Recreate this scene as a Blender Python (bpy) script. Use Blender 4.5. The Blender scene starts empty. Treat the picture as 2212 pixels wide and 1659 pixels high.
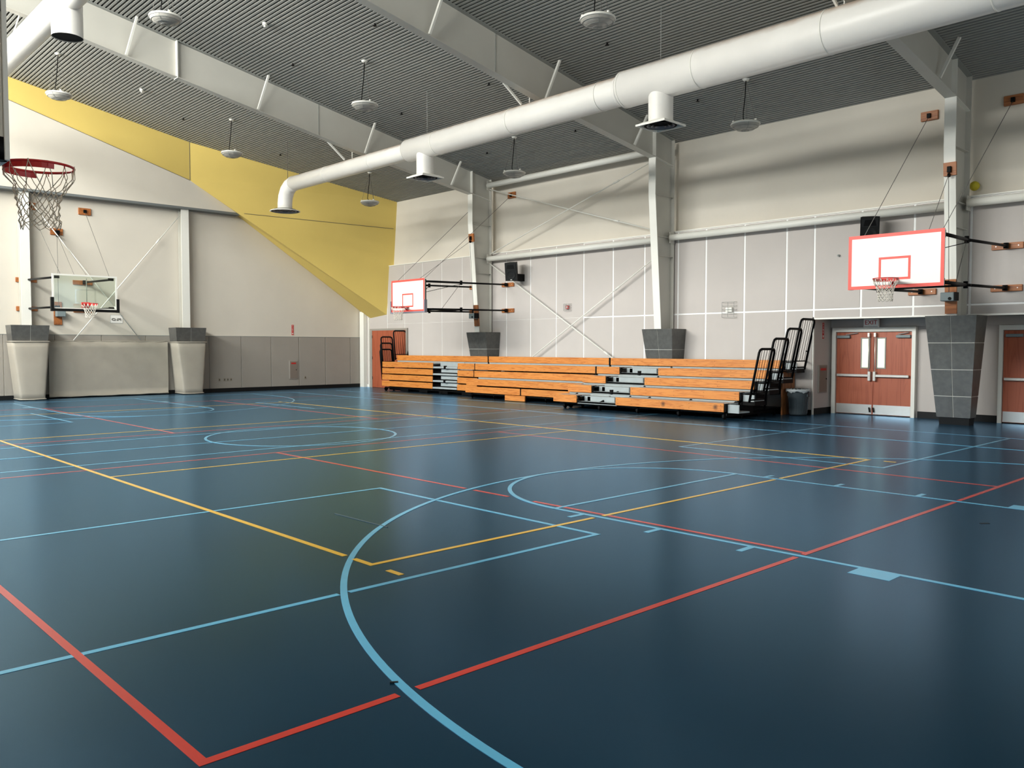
import bpy, math, random
from mathutils import Vector, Matrix
PI = math.pi
random.seed(7)
SC = bpy.context.scene
COL = SC.collection

# ------------------------------------------------------------------ camera
F_PX = 1815.84
cam_d = bpy.data.cameras.new('camera'); cam = bpy.data.objects.new('camera', cam_d); COL.objects.link(cam)
YAW, PITCH, ROLL = 0.7571762, -0.0444396, 0.000519
CAM = Vector((-8.33021, -14.80140, 1.74542))
cy, sy = math.cos(YAW), math.sin(YAW)
fw = Vector((sy*math.cos(PITCH), cy*math.cos(PITCH), math.sin(PITCH)))
rt = Vector((cy, -sy, 0)); up = rt.cross(fw)
rt, up = rt*math.cos(ROLL)+up*math.sin(ROLL), up*math.cos(ROLL)-rt*math.sin(ROLL)
M = Matrix((rt, up, -fw)).transposed().to_4x4(); M.translation = CAM
cam.matrix_world = M
cam_d.sensor_width = 36; cam_d.lens = F_PX*36/2212; cam_d.clip_start = .05; cam_d.clip_end = 200
SC.camera = cam

# ------------------------------------------------------------------ light and exposure
SC.view_settings.view_transform = 'Standard'; SC.view_settings.look = 'None'
SC.view_settings.gamma = 1; SC.view_settings.use_curve_mapping = False
SC.view_settings.exposure = 0.08
w = bpy.data.worlds.new('sky'); SC.world = w; w.use_nodes = True
w.node_tree.nodes['Background'].inputs[0].default_value = (.80, .90, 1, 1)
w.node_tree.nodes['Background'].inputs[1].default_value = 1.0
def area(name, loc, sx, sy_, energy, color, direction):
    l = bpy.data.lights.new(name, 'AREA'); l.shape = 'RECTANGLE'; l.size = sx; l.size_y = sy_
    l.energy = energy; l.color = color
    o = bpy.data.objects.new(name, l); COL.objects.link(o); o.location = loc
    d = Vector(direction).normalized()
    o.rotation_euler = d.to_track_quat('-Z', 'Y').to_euler()
    return o
# daylight standing in each opening of the high left-hand window band (x = -12.1)
BAYS = [(-7.5, -.45), (.45, 7.5), (8.4, 15.6)]
WZ0, WZ1 = 8.5, 11.4
for i, (a, b) in enumerate(BAYS):
    E_ = (2500, 3000, 3900)[i]
    area('window_and_fill_light', (-12.32, (a+b)/2, (WZ0+WZ1)/2), b-a-.1, WZ1-WZ0-.1, E_, (1, .975, .925), (1, 0, -.12))
# cool fill light from three unseen openings added behind the camera
FILL_OPENINGS = [(-5.2, -1.2), (-.4, 3.6), (4.4, 8.4)]
for a, b in FILL_OPENINGS:
    area('window_and_fill_light', ((a+b)/2, -16.62, 4.3), b-a-.1, 2.9, 45, (.78, .9, 1), (0, 1, 0))

# ------------------------------------------------------------------ helpers
def lin(c):
    r = []
    for v in c:
        v /= 255; r.append(v/12.92 if v <= .04045 else ((v+.055)/1.055)**2.4)
    return (*r, 1)
def mat(name, rgb, rough=.6, metal=0, spec=.5, noise=0, nscale=4, bump=0, bscale=60, stretch=(1, 1, 1), dark=None, coat=0):
    m = bpy.data.materials.new(name); m.use_nodes = True
    nt = m.node_tree; b = nt.nodes['Principled BSDF']
    b.inputs['Roughness'].default_value = rough; b.inputs['Metallic'].default_value = metal
    b.inputs['Specular IOR Level'].default_value = spec; b.inputs['Coat Weight'].default_value = coat
    c = lin(rgb); b.inputs['Base Color'].default_value = c
    tc = nt.nodes.new('ShaderNodeTexCoord'); mp = nt.nodes.new('ShaderNodeMapping')
    mp.inputs['Scale'].default_value = stretch
    nt.links.new(tc.outputs['Object'], mp.inputs[0])
    n = nt.nodes.new('ShaderNodeTexNoise'); n.inputs['Scale'].default_value = nscale; n.inputs['Detail'].default_value = 5
    nt.links.new(mp.outputs[0], n.inputs['Vector'])
    r = nt.nodes.new('ShaderNodeValToRGB')
    d = lin(dark) if dark else tuple(v*(1-noise) for v in c[:3])+(1,)
    r.color_ramp.elements[0].position = .35; r.color_ramp.elements[0].color = d
    r.color_ramp.elements[1].position = .65; r.color_ramp.elements[1].color = c
    nt.links.new(n.outputs[0], r.inputs[0]); nt.links.new(r.outputs[0], b.inputs['Base Color'])
    if bump:
        n2 = nt.nodes.new('ShaderNodeTexNoise'); n2.inputs['Scale'].default_value = bscale
        nt.links.new(mp.outputs[0], n2.inputs['Vector'])
        bp = nt.nodes.new('ShaderNodeBump'); bp.inputs['Strength'].default_value = bump; bp.inputs['Distance'].default_value = .01
        nt.links.new(n2.outputs[0], bp.inputs['Height']); nt.links.new(bp.outputs[0], b.inputs['Normal'])
    return m
def wood(name, light, dark, axis='y', rough=.45, scale=1.0):
    m = bpy.data.materials.new(name); m.use_nodes = True
    nt = m.node_tree; b = nt.nodes['Principled BSDF']; b.inputs['Roughness'].default_value = rough
    tc = nt.nodes.new('ShaderNodeTexCoord'); mp = nt.nodes.new('ShaderNodeMapping')
    s = {'y': (9, .55, 9), 'x': (.55, 9, 9), 'z': (9, 9, .55)}[axis]
    mp.inputs['Scale'].default_value = tuple(v*scale for v in s)
    nt.links.new(tc.outputs['Object'], mp.inputs[0])
    n = nt.nodes.new('ShaderNodeTexNoise'); n.inputs['Scale'].default_value = 1.3; n.inputs['Detail'].default_value = 3
    n.inputs['Distortion'].default_value = .6
    nt.links.new(mp.outputs[0], n.inputs['Vector'])
    ma = nt.nodes.new('ShaderNodeMath'); ma.operation = 'MULTIPLY'; ma.inputs[1].default_value = 9
    fr = nt.nodes.new('ShaderNodeMath'); fr.operation = 'PINGPONG'; fr.inputs[1].default_value = 1
    nt.links.new(n.outputs[0], ma.inputs[0]); nt.links.new(ma.outputs[0], fr.inputs[0])
    r = nt.nodes.new('ShaderNodeValToRGB')
    r.color_ramp.elements[0].position = 0; r.color_ramp.elements[0].color = lin(dark)
    r.color_ramp.elements[1].position = .5; r.color_ramp.elements[1].color = lin(light)
    nt.links.new(fr.outputs[0], r.inputs[0]); nt.links.new(r.outputs[0], b.inputs['Base Color'])
    return m

class MB:
    """collects boxes, prisms, tubes and discs in world coordinates, builds ONE mesh object"""
    def __init__(s): s.v = []; s.f = []; s.sm = []
    def add(s, vs, fs, smooth=False):
        o = len(s.v); s.v += [tuple(v) for v in vs]; s.f += [tuple(i+o for i in f) for f in fs]; s.sm += [smooth]*len(fs); return s
    def box(s, x0, x1, y0, y1, z0, z1):
        return s.add([(x0, y0, z0), (x1, y0, z0), (x1, y1, z0), (x0, y1, z0), (x0, y0, z1), (x1, y0, z1), (x1, y1, z1), (x0, y1, z1)],
                     [(0, 3, 2, 1), (4, 5, 6, 7), (0, 1, 5, 4), (1, 2, 6, 5), (2, 3, 7, 6), (3, 0, 4, 7)])
    def bevbox(s, x0, x1, y0, y1, z0, z1, r=.01):
        # box with chamfered vertical and horizontal edges
        vs = []; idx = {}
        X = (x0, x1); Y = (y0, y1); Z = (z0, z1)
        for i in (0, 1):
            for j in (0, 1):
                for k in (0, 1):
                    sx, sy2, sz = (r if i == 0 else -r), (r if j == 0 else -r), (r if k == 0 else -r)
                    for a, p in (('x', (X[i], Y[j]+sy2, Z[k]+sz)), ('y', (X[i]+sx, Y[j], Z[k]+sz)), ('z', (X[i]+sx, Y[j]+sy2, Z[k]))):
                        idx[(i, j, k, a)] = len(vs); vs.append(p)
        q = lambda *t: tuple(idx[a] for a in t)
        fs = []
        for i in (0, 1):
            fs.append(q((i, 0, 0, 'x'), (i, 1, 0, 'x'), (i, 1, 1, 'x'), (i, 0, 1, 'x')))
            fs.append(q((0, i, 0, 'y'), (1, i, 0, 'y'), (1, i, 1, 'y'), (0, i, 1, 'y')))
            fs.append(q((0, 0, i, 'z'), (1, 0, i, 'z'), (1, 1, i, 'z'), (0, 1, i, 'z')))
            for j in (0, 1):
                fs.append(q((i, j, 0, 'x'), (i, j, 1, 'x'), (i, j, 1, 'y'), (i, j, 0, 'y')))
                fs.append(q((i, 0, j, 'x'), (i, 1, j, 'x'), (i, 1, j, 'z'), (i, 0, j, 'z')))
                fs.append(q((0, i, j, 'y'), (1, i, j, 'y'), (1, i, j, 'z'), (0, i, j, 'z')))
                for k in (0, 1): fs.append(q((i, j, k, 'x'), (i, j, k, 'y'), (i, j, k, 'z')))
        return s.add(vs, fs)
    def quad(s, *p): return s.add(p, [tuple(range(len(p)))])
    def slab(s, pts, vec):
        """polygon pts extruded along vec"""
        n = len(pts); v = Vector(vec); P = [Vector(p) for p in pts]
        return s.add(P+[p+v for p in P], [tuple(range(n))[::-1], tuple(range(n, 2*n))]+[(i, (i+1) % n, (i+1) % n+n, i+n) for i in range(n)])
    def tube(s, pts, r, n=8, closed=False, caps=True, smooth=True):
        P = [Vector(p) for p in pts]; m = len(P); R = r if isinstance(r, (list, tuple)) else [r]*m
        vs = []; prev = None
        for i in range(m):
            if closed: t = P[(i+1) % m]-P[i-1]
            else: t = (P[min(i+1, m-1)]-P[max(i-1, 0)])
            t.normalize()
            if prev is None:
                a = Vector((0, 0, 1)) if abs(t.z) < .9 else Vector((1, 0, 0)); u = t.cross(a).normalized()
            else:
                u = (prev-t*prev.dot(t)); u = u.normalized() if u.length > 1e-6 else t.orthogonal().normalized()
            prev = u; v2 = t.cross(u)
            for k in range(n):
                a = 2*PI*k/n; vs.append(P[i]+(u*math.cos(a)+v2*math.sin(a))*R[i])
        fs = []
        for i in range(m if closed else m-1):
            j = (i+1) % m
            for k in range(n): fs.append((i*n+k, i*n+(k+1) % n, j*n+(k+1) % n, j*n+k))
        s.add(vs, fs, smooth)
        if caps and not closed:
            o = len(s.v)-len(vs)
            s.f += [tuple(o+k for k in range(n))[::-1], tuple(o+(m-1)*n+k for k in range(n))]; s.sm += [False, False]
        return s
    def cyl(s, p0, p1, r, n=16, caps=True): return s.tube([p0, p1], r, n, caps=caps)
    def bar(s, p0, p1, w_, h_, side=(0, 0, 1)):
        p0, p1 = Vector(p0), Vector(p1); t = (p1-p0).normalized(); a = Vector(side)
        u = t.cross(a)
        u = u.normalized() if u.length > 1e-5 else t.orthogonal().normalized()
        v = u.cross(t)
        c = [(-1, -1), (1, -1), (1, 1), (-1, 1)]
        vs = [p+u*(i*w_/2)+v*(j*h_/2) for p in (p0, p1) for i, j in c]
        return s.add(vs, [(3, 2, 1, 0), (4, 5, 6, 7), (0, 1, 5, 4), (1, 2, 6, 5), (2, 3, 7, 6), (3, 0, 4, 7)])
    def lathe(s, c, prof, n=24):
        """profile [(r, z)] about the vertical axis at c"""
        vs = []; m = len(prof)
        for r, z in prof:
            for k in range(n): vs.append((c[0]+r*math.cos(2*PI*k/n), c[1]+r*math.sin(2*PI*k/n), c[2]+z))
        fs = [(i*n+k, i*n+(k+1) % n, (i+1)*n+(k+1) % n, (i+1)*n+k) for i in range(m-1) for k in range(n)]
        return s.add(vs, fs, True)
    def frame_x(s, x0, x1, y0, y1, z0, z1, t):
        return s.box(x0, x1, y0, y1, z1-t, z1).box(x0, x1, y0, y1, z0, z0+t).box(x0, x1, y0, y0+t, z0+t, z1-t).box(x0, x1, y1-t, y1, z0+t, z1-t)
    def frame_y(s, x0, x1, y0, y1, z0, z1, t):
        return s.box(x0, x1, y0, y1, z1-t, z1).box(x0, x1, y0, y1, z0, z0+t).box(x0, x0+t, y0, y1, z0+t, z1-t).box(x1-t, x1, y0, y1, z0+t, z1-t)
    def build(s, name, m, parent=None, label=None, stuff=False):
        me = bpy.data.meshes.new(name)
        L = Vector((0, 0, 0)); q = parent
        while q: L += q.location; q = q.parent
        me.from_pydata([tuple(Vector(v)-L) for v in s.v], [], s.f)
        me.polygons.foreach_set('use_smooth', s.sm)
        me.materials.append(m); me.update()
        o = bpy.data.objects.new(name, me); COL.objects.link(o)
        if parent: o.parent = parent
        if label: o['label'] = label
        if stuff: o['kind'] = 'stuff'
        return o
def thing(name, label, cat, loc, group=None):
    o = bpy.data.objects.new(name, None); COL.objects.link(o); o.location = loc; o.empty_display_size = .2
    o['label'] = label; o['category'] = cat
    if group: o['group'] = group
    return o
def tag(o, label, cat, group=None):
    o['label'] = label; o['category'] = cat
    if group: o['group'] = group
    return o
def struct(o, label=None):
    o['kind'] = 'structure'
    if label: o['label'] = label
    return o
def text_mesh(txt, size, name, m, parent, mtx, extrude=.003):
    c = bpy.data.curves.new('t', 'FONT'); c.body = txt; c.size = size; c.extrude = extrude; c.align_x = 'CENTER'; c.align_y = 'CENTER'
    c.resolution_u = 3
    t = bpy.data.objects.new('t', c); COL.objects.link(t)
    me = bpy.data.meshes.new_from_object(t.evaluated_get(bpy.context.evaluated_depsgraph_get()))
    bpy.data.objects.remove(t); bpy.data.curves.remove(c)
    mb = MB(); mb.add([mtx @ v.co for v in me.vertices], [tuple(p.vertices) for p in me.polygons])
    bpy.data.meshes.remove(me)
    return mb.build(name, m, parent)
def face_mtx(loc, right, upv):
    r, u = Vector(right).normalized(), Vector(upv).normalized(); n = r.cross(u)
    m = Matrix((r, u, n)).transposed().to_4x4(); m.translation = Vector(loc); return m

# ------------------------------------------------------------------ materials
M_floor = mat('vinyl_floor', (9, 43, 62), rough=.23, spec=.8, noise=.18, nscale=.6, bump=.05, bscale=300)
# the sealed vinyl has a bluish sheen: tinted gloss over the matt colour
def sheen(m, tint, rough, ior):
    nt = m.node_tree; b = nt.nodes['Principled BSDF']; b.inputs['Specular IOR Level'].default_value = 0
    g = nt.nodes.new('ShaderNodeBsdfGlossy'); g.inputs[0].default_value = tint; g.inputs['Roughness'].default_value = rough
    f = nt.nodes.new('ShaderNodeFresnel'); f.inputs[0].default_value = ior
    mi = nt.nodes.new('ShaderNodeMixShader'); nt.links.new(f.outputs[0], mi.inputs[0]); nt.links.new(b.outputs[0], mi.inputs[1]); nt.links.new(g.outputs[0], mi.inputs[2])
    nt.links.new(mi.outputs[0], nt.nodes['Material Output'].inputs[0])
sheen(M_floor, (.46, .72, 1, 1), .24, 1.6)
M_blue = mat('blue_paint', (98, 180, 218), .5, spec=.6, noise=.05); M_red = mat('red_paint', (208, 56, 38), .5, spec=.6, noise=.06)
M_yel = mat('yellow_line_paint', (240, 186, 52), .5, spec=.6, noise=.05); M_scuff = mat('scuff', (75, 90, 92), .6)
M_cream = mat('cream_wall', (221, 213, 200), .85, noise=.05, nscale=.7, bump=.03, bscale=40)
M_panel = mat('panel_grey', (200, 192, 187), .8, noise=.03, nscale=1.2, bump=.03, bscale=90)
M_wains = mat('wainscot_grey', (160, 153, 144), .8, noise=.04, nscale=1.5)
M_joint = mat('white_joint', (253, 252, 250), .6)
M_yellow = mat('yellow_wall', (226, 198, 110), .8, noise=.03, nscale=.8)
sheen(M_blue, (.8, .92, 1, 1), .26, 1.5); sheen(M_red, (.8, .9, 1, 1), .26, 1.5); sheen(M_yel, (.8, .9, 1, 1), .26, 1.5)
M_black = mat('rubber_black', (12, 13, 14), .6, spec=.3); M_blk = mat('black_metal', (6, 6, 7), .55, spec=.15)
M_groove_shade = mat('deck_groove_shade', (10, 10, 10), .95); M_rib = mat('deck_rib', (160, 160, 155), .6, noise=.04)
M_steel = mat('painted_steel', (206, 203, 194), .5, noise=.04, nscale=1.5)
M_steelg = mat('ledge_grey', (150, 152, 148), .6)
M_ledge = mat('dark_ledge_grey', (112, 116, 116), .6)
M_white = mat('white_paint', (240, 238, 230), .5)
M_tile = mat('charcoal_tile', (92, 91, 88), .38, noise=.25, nscale=9, bump=.05, bscale=40)
M_grout = mat('grout', (205, 203, 196), .8)
M_mat = mat('canvas_pad', (172, 164, 151), .75, noise=.06, nscale=2, bump=.15, bscale=6)
M_pine = wood('pine_front', (216, 138, 64), (188, 106, 40), scale=1.5)
M_knot = wood('pine_knotted', (216, 138, 64), (188, 106, 40), scale=1.5)
nt = M_knot.node_tree; b = nt.nodes['Principled BSDF']; tc = nt.nodes['Texture Coordinate']; prev = nt.nodes['Color Ramp'].outputs[0]
for ky_ in (-1.02, -2.55):      # offsets from the section's base at y = -1
    vd = nt.nodes.new('ShaderNodeVectorMath'); vd.operation = 'DISTANCE'; vd.inputs[1].default_value = (-1.5, ky_, .30)
    nt.links.new(tc.outputs['Object'], vd.inputs[0])
    rr_ = nt.nodes.new('ShaderNodeValToRGB'); rr_.color_ramp.elements[0].position = .015; rr_.color_ramp.elements[0].color = (.85, .85, .85, 1)
    rr_.color_ramp.elements[1].position = .085; rr_.color_ramp.elements[1].color = (0, 0, 0, 1)
    nt.links.new(vd.outputs['Value'], rr_.inputs[0])
    mx_ = nt.nodes.new('ShaderNodeMixRGB'); mx_.inputs[2].default_value = lin((58, 28, 10)); nt.links.new(rr_.outputs[0], mx_.inputs[0]); nt.links.new(prev, mx_.inputs[1]); prev = mx_.outputs[0]
nt.links.new(prev, b.inputs['Base Color'])
M_redwood = wood('door_veneer', (176, 92, 62), (160, 78, 50), axis='z', scale=.6)
M_ply = wood('plywood', (150, 92, 48), (108, 60, 28), axis='z', scale=.7)
M_block = wood('block_wood', (176, 106, 54), (140, 78, 36), axis='y', scale=.8)
M_alu = mat('grey_deck', (170, 178, 180), .45, noise=.08, nscale=5); M_deckd = mat('grey_deck_edge', (128, 134, 136), .5)
M_chrome = mat('steel_plate', (222, 219, 214), .35, metal=.5, noise=.06, nscale=3)
M_rimred = mat('rim_red', (206, 40, 38), .35); M_border = mat('board_border', (240, 84, 72), .45)
M_board = mat('board_white', (250, 246, 240), .35); M_net = mat('net_cord', (232, 226, 214), .8)
M_netd = mat('net_cord_tan', (224, 210, 188), .8)  # cord of the nearest net, browner than the others
M_cable = mat('cable', (104, 101, 96), .5); M_grey = mat('grey_box', (128, 140, 142), .5)
M_pad = mat('board_pad', (128, 128, 140), .5)
M_bin = mat('bin_grey', (62, 71, 76), .55); M_bag = mat('bin_liner', (190, 196, 198), .3)
M_label = mat('red_sign', (196, 38, 32), .5); M_cab = mat('cabinet_taupe', (134, 122, 112), .5)
M_exit = mat('exit_face', (246, 243, 238), .4); M_lens = mat('lamp_lens', (188, 184, 176), .35, noise=.12, nscale=8)
M_ball = mat('ball_yellow', (196, 180, 40), .6); M_spk = mat('speaker_black', (9, 9, 10), .6, spec=.3); M_grille = mat('speaker_grille', (26, 27, 28), .7, spec=.3)
M_dark = mat('duct_inside', (20, 20, 20), .9); M_diff = mat('diffuser_grey', (108, 112, 122), .5)
M_paper = mat('paper_white', (232, 226, 214), .7); M_ink = mat('ink_grey', (110, 104, 96), .8)
M_outlet = mat('outlet', (150, 140, 124), .5); M_hole = mat('outlet_slot', (60, 54, 46), .7)
# white duct with dust on its upper side and fine spiral seams
M_duct = mat('duct_white', (240, 237, 232), .38, noise=.05, nscale=1.2)
nt = M_duct.node_tree; b = nt.nodes['Principled BSDF']
tc = nt.nodes['Texture Coordinate']; sep = nt.nodes.new('ShaderNodeSeparateXYZ'); nt.links.new(tc.outputs['Normal'], sep.inputs[0])
n3 = nt.nodes.new('ShaderNodeTexNoise'); n3.inputs['Scale'].default_value = 3.5; nt.links.new(tc.outputs['Object'], n3.inputs['Vector'])
ad = nt.nodes.new('ShaderNodeMath'); ad.operation = 'MULTIPLY_ADD'; ad.inputs[1].default_value = .35
nt.links.new(n3.outputs[0], ad.inputs[0]); nt.links.new(sep.outputs['Z'], ad.inputs[2])
rp = nt.nodes.new('ShaderNodeValToRGB'); rp.color_ramp.elements[0].position = .62; rp.color_ramp.elements[0].color = (0, 0, 0, 1)
rp.color_ramp.elements[1].position = 1.0; rp.color_ramp.elements[1].color = (1, 1, 1, 1); nt.links.new(ad.outputs[0], rp.inputs[0])
mx = nt.nodes.new('ShaderNodeMixRGB'); mx.inputs[2].default_value = lin((188, 168, 152)); nt.links.new(rp.outputs[0], mx.inputs[0])
nt.links.new(nt.nodes['Color Ramp'].outputs[0], mx.inputs[1]); nt.links.new(mx.outputs[0], b.inputs['Base Color'])
wv = nt.nodes.new('ShaderNodeTexWave'); wv.bands_direction = 'Y'; wv.wave_profile = 'SAW'; wv.inputs['Scale'].default_value = 2.2
nt.links.new(tc.outputs['Object'], wv.inputs['Vector'])
bp = nt.nodes.new('ShaderNodeBump'); bp.inputs['Strength'].default_value = .25; bp.inputs['Distance'].default_value = .006
nt.links.new(wv.outputs[0], bp.inputs['Height']); nt.links.new(bp.outputs[0], b.inputs['Normal'])
# clear glass for the back board and panes
def glass(name, tint, f=.12):
    m = bpy.data.materials.new(name); m.use_nodes = True; nt = m.node_tree; nt.nodes.remove(nt.nodes['Principled BSDF'])
    t = nt.nodes.new('ShaderNodeBsdfTransparent'); t.inputs[0].default_value = tint
    g = nt.nodes.new('ShaderNodeBsdfGlossy'); g.inputs['Roughness'].default_value = .05
    mi = nt.nodes.new('ShaderNodeMixShader'); mi.inputs[0].default_value = f
    nt.links.new(t.outputs[0], mi.inputs[1]); nt.links.new(g.outputs[0], mi.inputs[2])
    nt.links.new(mi.outputs[0], nt.nodes['Material Output'].inputs[0]); return m
M_glass = glass('board_glass', (.90, .95, .91, 1), .06); M_pane = glass('window_pane', (.95, .97, .97, 1), .06)
M_frost = glass('frosted_marking', (.97, .98, .97, 1), .14)
def emit(name, rgb, s):
    m = bpy.data.materials.new(name); m.use_nodes = True; b = m.node_tree.nodes['Principled BSDF']
    b.inputs['Base Color'].default_value = lin(rgb); b.inputs['Emission Color'].default_value = lin(rgb); b.inputs['Emission Strength'].default_value = s
    return m
M_doorlit = emit('lit_door_glass', (236, 238, 206), .75)   # daylight of the corridor seen in the door's vision panel

# ------------------------------------------------------------------ room shell
XL, XR, XU = -12.1, 12.1, 12.3
YF, YB, YU = -16.3, 16.3, 15.9
def cz(x): return 7.71+.19*(12.3-x)           # underside of the roof deck
fl = struct(MB().box(XL-.3, 13.4, YF-.3, YB+.3, -.2, 0).build('floor', M_floor), 'dark blue sports floor with painted court lines')
# --- court lines: thin paint strips, children of the floor
LW = .05
ARC = [(0, -12.77, 6.02), ]
NZ = [0]
def strip(p0, p1, m, name, z=.0015, w_=LW, gap=None):
    """a straight painted line; where it meets the big three point arc or another line a gap is left"""
    p0, p1 = Vector((*p0, 0)), Vector((*p1, 0)); d = (p1-p0); L = d.length; d.normalize(); n = Vector((-d.y, d.x, 0))*w_/2
    segs = [(0, L)]
    for (t0, t1) in sorted(gap or []):
        a, b2 = segs.pop(); segs += [(a, t0), (t1, b2)]
    NZ[0] += 1; z += NZ[0]*3e-5
    for a, b2 in segs:
        if b2-a < .02: continue
        A, B = p0+d*a, p0+d*b2
        MB().slab([(A-n).to_tuple()[:2]+(0.0004,), (B-n).to_tuple()[:2]+(0.0004,), (B+n).to_tuple()[:2]+(0.0004,), (A+n).to_tuple()[:2]+(0.0004,)], (0, 0, z)).build(name, m, fl)
def arcgaps(p0, p1, circles, pad=.012):
    p0, p1 = Vector(p0), Vector(p1); d = p1-p0; L = d.length; d.normalize(); out = []
    for cx, cy_, r, a0, a1 in circles:
        f = p0-Vector((cx, cy_)); B = f.dot(d); C = f.dot(f)-(r-.025)**2; D = B*B-C
        if D <= 0: continue
        for t in (-B-math.sqrt(D), -B+math.sqrt(D)):
            if not .1 < t < L-.1: continue
            q = p0+d*t; ang = math.atan2(q.y-cy_, q.x-cx) % (2*PI)
            if not a0 <= ang <= a1: continue
            c = abs((q-Vector((cx, cy_))).normalized().dot(d)); wdt = (.025+pad)/max(c, .25)
            out.append((t-wdt, t+wdt))
    out.sort(); res = []
    for g in out:
        if res and g[0] < res[-1][1]: res[-1] = (res[-1][0], max(g[1], res[-1][1]))
        else: res.append(g)
    return res
def ringline(cx, cy_, r, a0, a1, m, name, n=96, z=.002):
    NZ[0] += 1; z += .0012+NZ[0]*3e-5
    mb = MB(); vs = []
    for i in range(n+1):
        a = a0+(a1-a0)*i/n
        for rr, zz in ((r-LW, .0004), (r, .0004), (r, z), (r-LW, z)): vs.append((cx+rr*math.cos(a), cy_+rr*math.sin(a), zz))
    fs = []
    for i in range(n):
        for k in range(4): fs.append((i*4+k, (i+1)*4+k, (i+1)*4+(k+1) % 4, i*4+(k+1) % 4))
    mb.add(vs, fs); mb.build(name, m, fl)
near3 = (0, -12.77, 6.02, .02, PI-.02); nearkey = (0, -8.573, 1.829, .0, PI)
CG = [near3]
ringline(0, 0, 1.829, 0, 2*PI, M_blue, 'centre_circle')
for s in (-1, 1):
    ky = s*8.573; hy = s*12.77; by = s*14.33
    if s < 0: ringline(0, ky, 1.829, 0, PI, M_blue, 'key_arc'); ringline(0, hy, 6.02, 0, PI, M_blue, 'three_point_arc', 140)
    else: ringline(0, ky, 1.829, PI, 2*PI, M_blue, 'key_arc'); ringline(0, hy, 6.02, PI, 2*PI, M_blue, 'three_point_arc', 140)
    for x in (-1, 1):
        strip((x*5.995, hy), (x*5.995, by), M_blue, 'three_point_line')
        strip((x*1.804, ky), (x*1.804, by), M_blue, 'lane_line')
        for d in (12.2-8.573, ): pass
        for yy, hw in ((8.99, .03), (9.97, .03), (10.96, .03), (12.07, .16)):
            x0 = x*1.829; MB().box(min(x0, x*2.03), max(x0, x*2.03), s*yy-hw, s*yy+hw, .0004, .0016).build('lane_mark', M_blue, fl)
    strip((-1.829, ky), (1.829, ky), M_blue, 'free_throw_line', z=.0021)
    strip((-7.62, by), (7.62, by), M_blue, 'base_line')
    # cross courts, played left to right
    for y in (7.95-1.76, 7.95+1.76):
        g = arcgaps((-8.2, s*y), (-2.42, s*y), CG) if s < 0 else None
        strip((-8.2, s*y), (-2.42, s*y), M_blue, 'lane_line', gap=g, z=.0012)
        strip((3.86, s*y), (9.57, s*y), M_blue, 'lane_line', z=.0012)
    for x in (-2.43, 3.86):
        a, b2 = (x, s*(7.95-1.785)), (x, s*(7.95+1.785))
        g = arcgaps(a, b2, CG) if s < 0 and x < 0 else None
        strip(a, b2, M_blue, 'free_throw_line', gap=g, z=.0012)
    strip((-8.2, s*1.55), (9.57, s*1.55), M_blue, 'side_line', z=.0012)
    for x in (-8.2, 9.57): strip((x, s*1.55), (x, s*14.33), M_blue, 'base_line', z=.0011)
    # red courts
    g = arcgaps((-6.92, -11.4), (8.2, -11.4), CG+[(0, -11.4, 1.804+.025, 0, 6.3)], .035) if s < 0 else None
    strip((-6.925, s*11.4), (8.225, s*11.4), M_red, 'red_court_line', gap=g, z=.001)
    strip((-6.92, s*2.13), (8.2, s*2.13), M_red, 'red_court_line', z=.001)
    for x in (-6.9, -1.68, 3.25):
        a, b2 = (x, s*2.155), (x, s*11.375)
        g = arcgaps(a, b2, CG+[nearkey[:3]+(0, PI)], .05) if s < 0 and x in (-1.68,) else None
        strip(a, b2, M_red, 'red_court_line', gap=g, z=.001)
    # volleyball court in yellow
    strip((-4.6, s*9.19), (4.6, s*9.19), M_yel, 'yellow_court_line', z=.0016,
          gap=arcgaps((-4.6, s*9.19), (4.6, s*9.19), [(0, -9.19, 1.804+.025, 0, 6.3)], .05) if s < 0 else None)
    strip((-4.575, s*2.99), (4.575, s*2.99), M_yel, 'yellow_court_line', z=.0016)
    for x in (-4.575, 4.575): strip((x, s*9.42), (x, s*9.6), M_yel, 'yellow_service_mark', z=.0016)
for x in (-4.575, 4.575):
    strip((x, -9.165), (x, 9.165), M_yel, 'yellow_court_line', z=.0016, gap=arcgaps((x, -9.19), (x, 9.19), CG, .02) if x < 0 else None)
strip((-7.62, 0), (7.62, 0), M_blue, 'midcourt_line')
for x in (-7.62, 7.62): strip((x, -14.33), (x, 14.33), M_blue, 'side_line', z=.0013)
strip((-3.69, -7.2), (-3.67, -8.12), M_scuff, 'scuff_mark', w_=.014, z=.003)
M_tear = mat('worn_spot', (22, 30, 34), .6)
strip((.70, -11.99), (.77, -12.05), M_tear, 'scuff_mark', w_=.03, z=.001)
strip((-5.845, -11.25), (-5.81, -11.275), M_tear, 'worn_spot', w_=.012, z=.006)

# --- ceiling: deck coloured black for groove shade, light metal ribs running front to back
cl = struct(MB().slab([(XL-.4, YF-.3, cz(XL-.4)+.05), (12.7, YF-.3, cz(12.7)+.05), (12.7, YB+.3, cz(12.7)+.05), (XL-.4, YB+.3, cz(XL-.4)+.05)], (0, 0, .2)).build('ceiling', M_groove_shade),
            'sloping roof deck with fine grey ribs')
mb = MB(); x = -12.05
while x < 12.28:
    z0, z1 = cz(x), cz(x+.05)
    mb.slab([(x, YF, z0), (x+.05, YF, z1), (x+.05, YF, z1+.055), (x, YF, z0+.055)], (0, YB-.2-YF, 0)); x += .1
mb.build('deck_rib', M_rib, cl, stuff=True)

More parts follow.
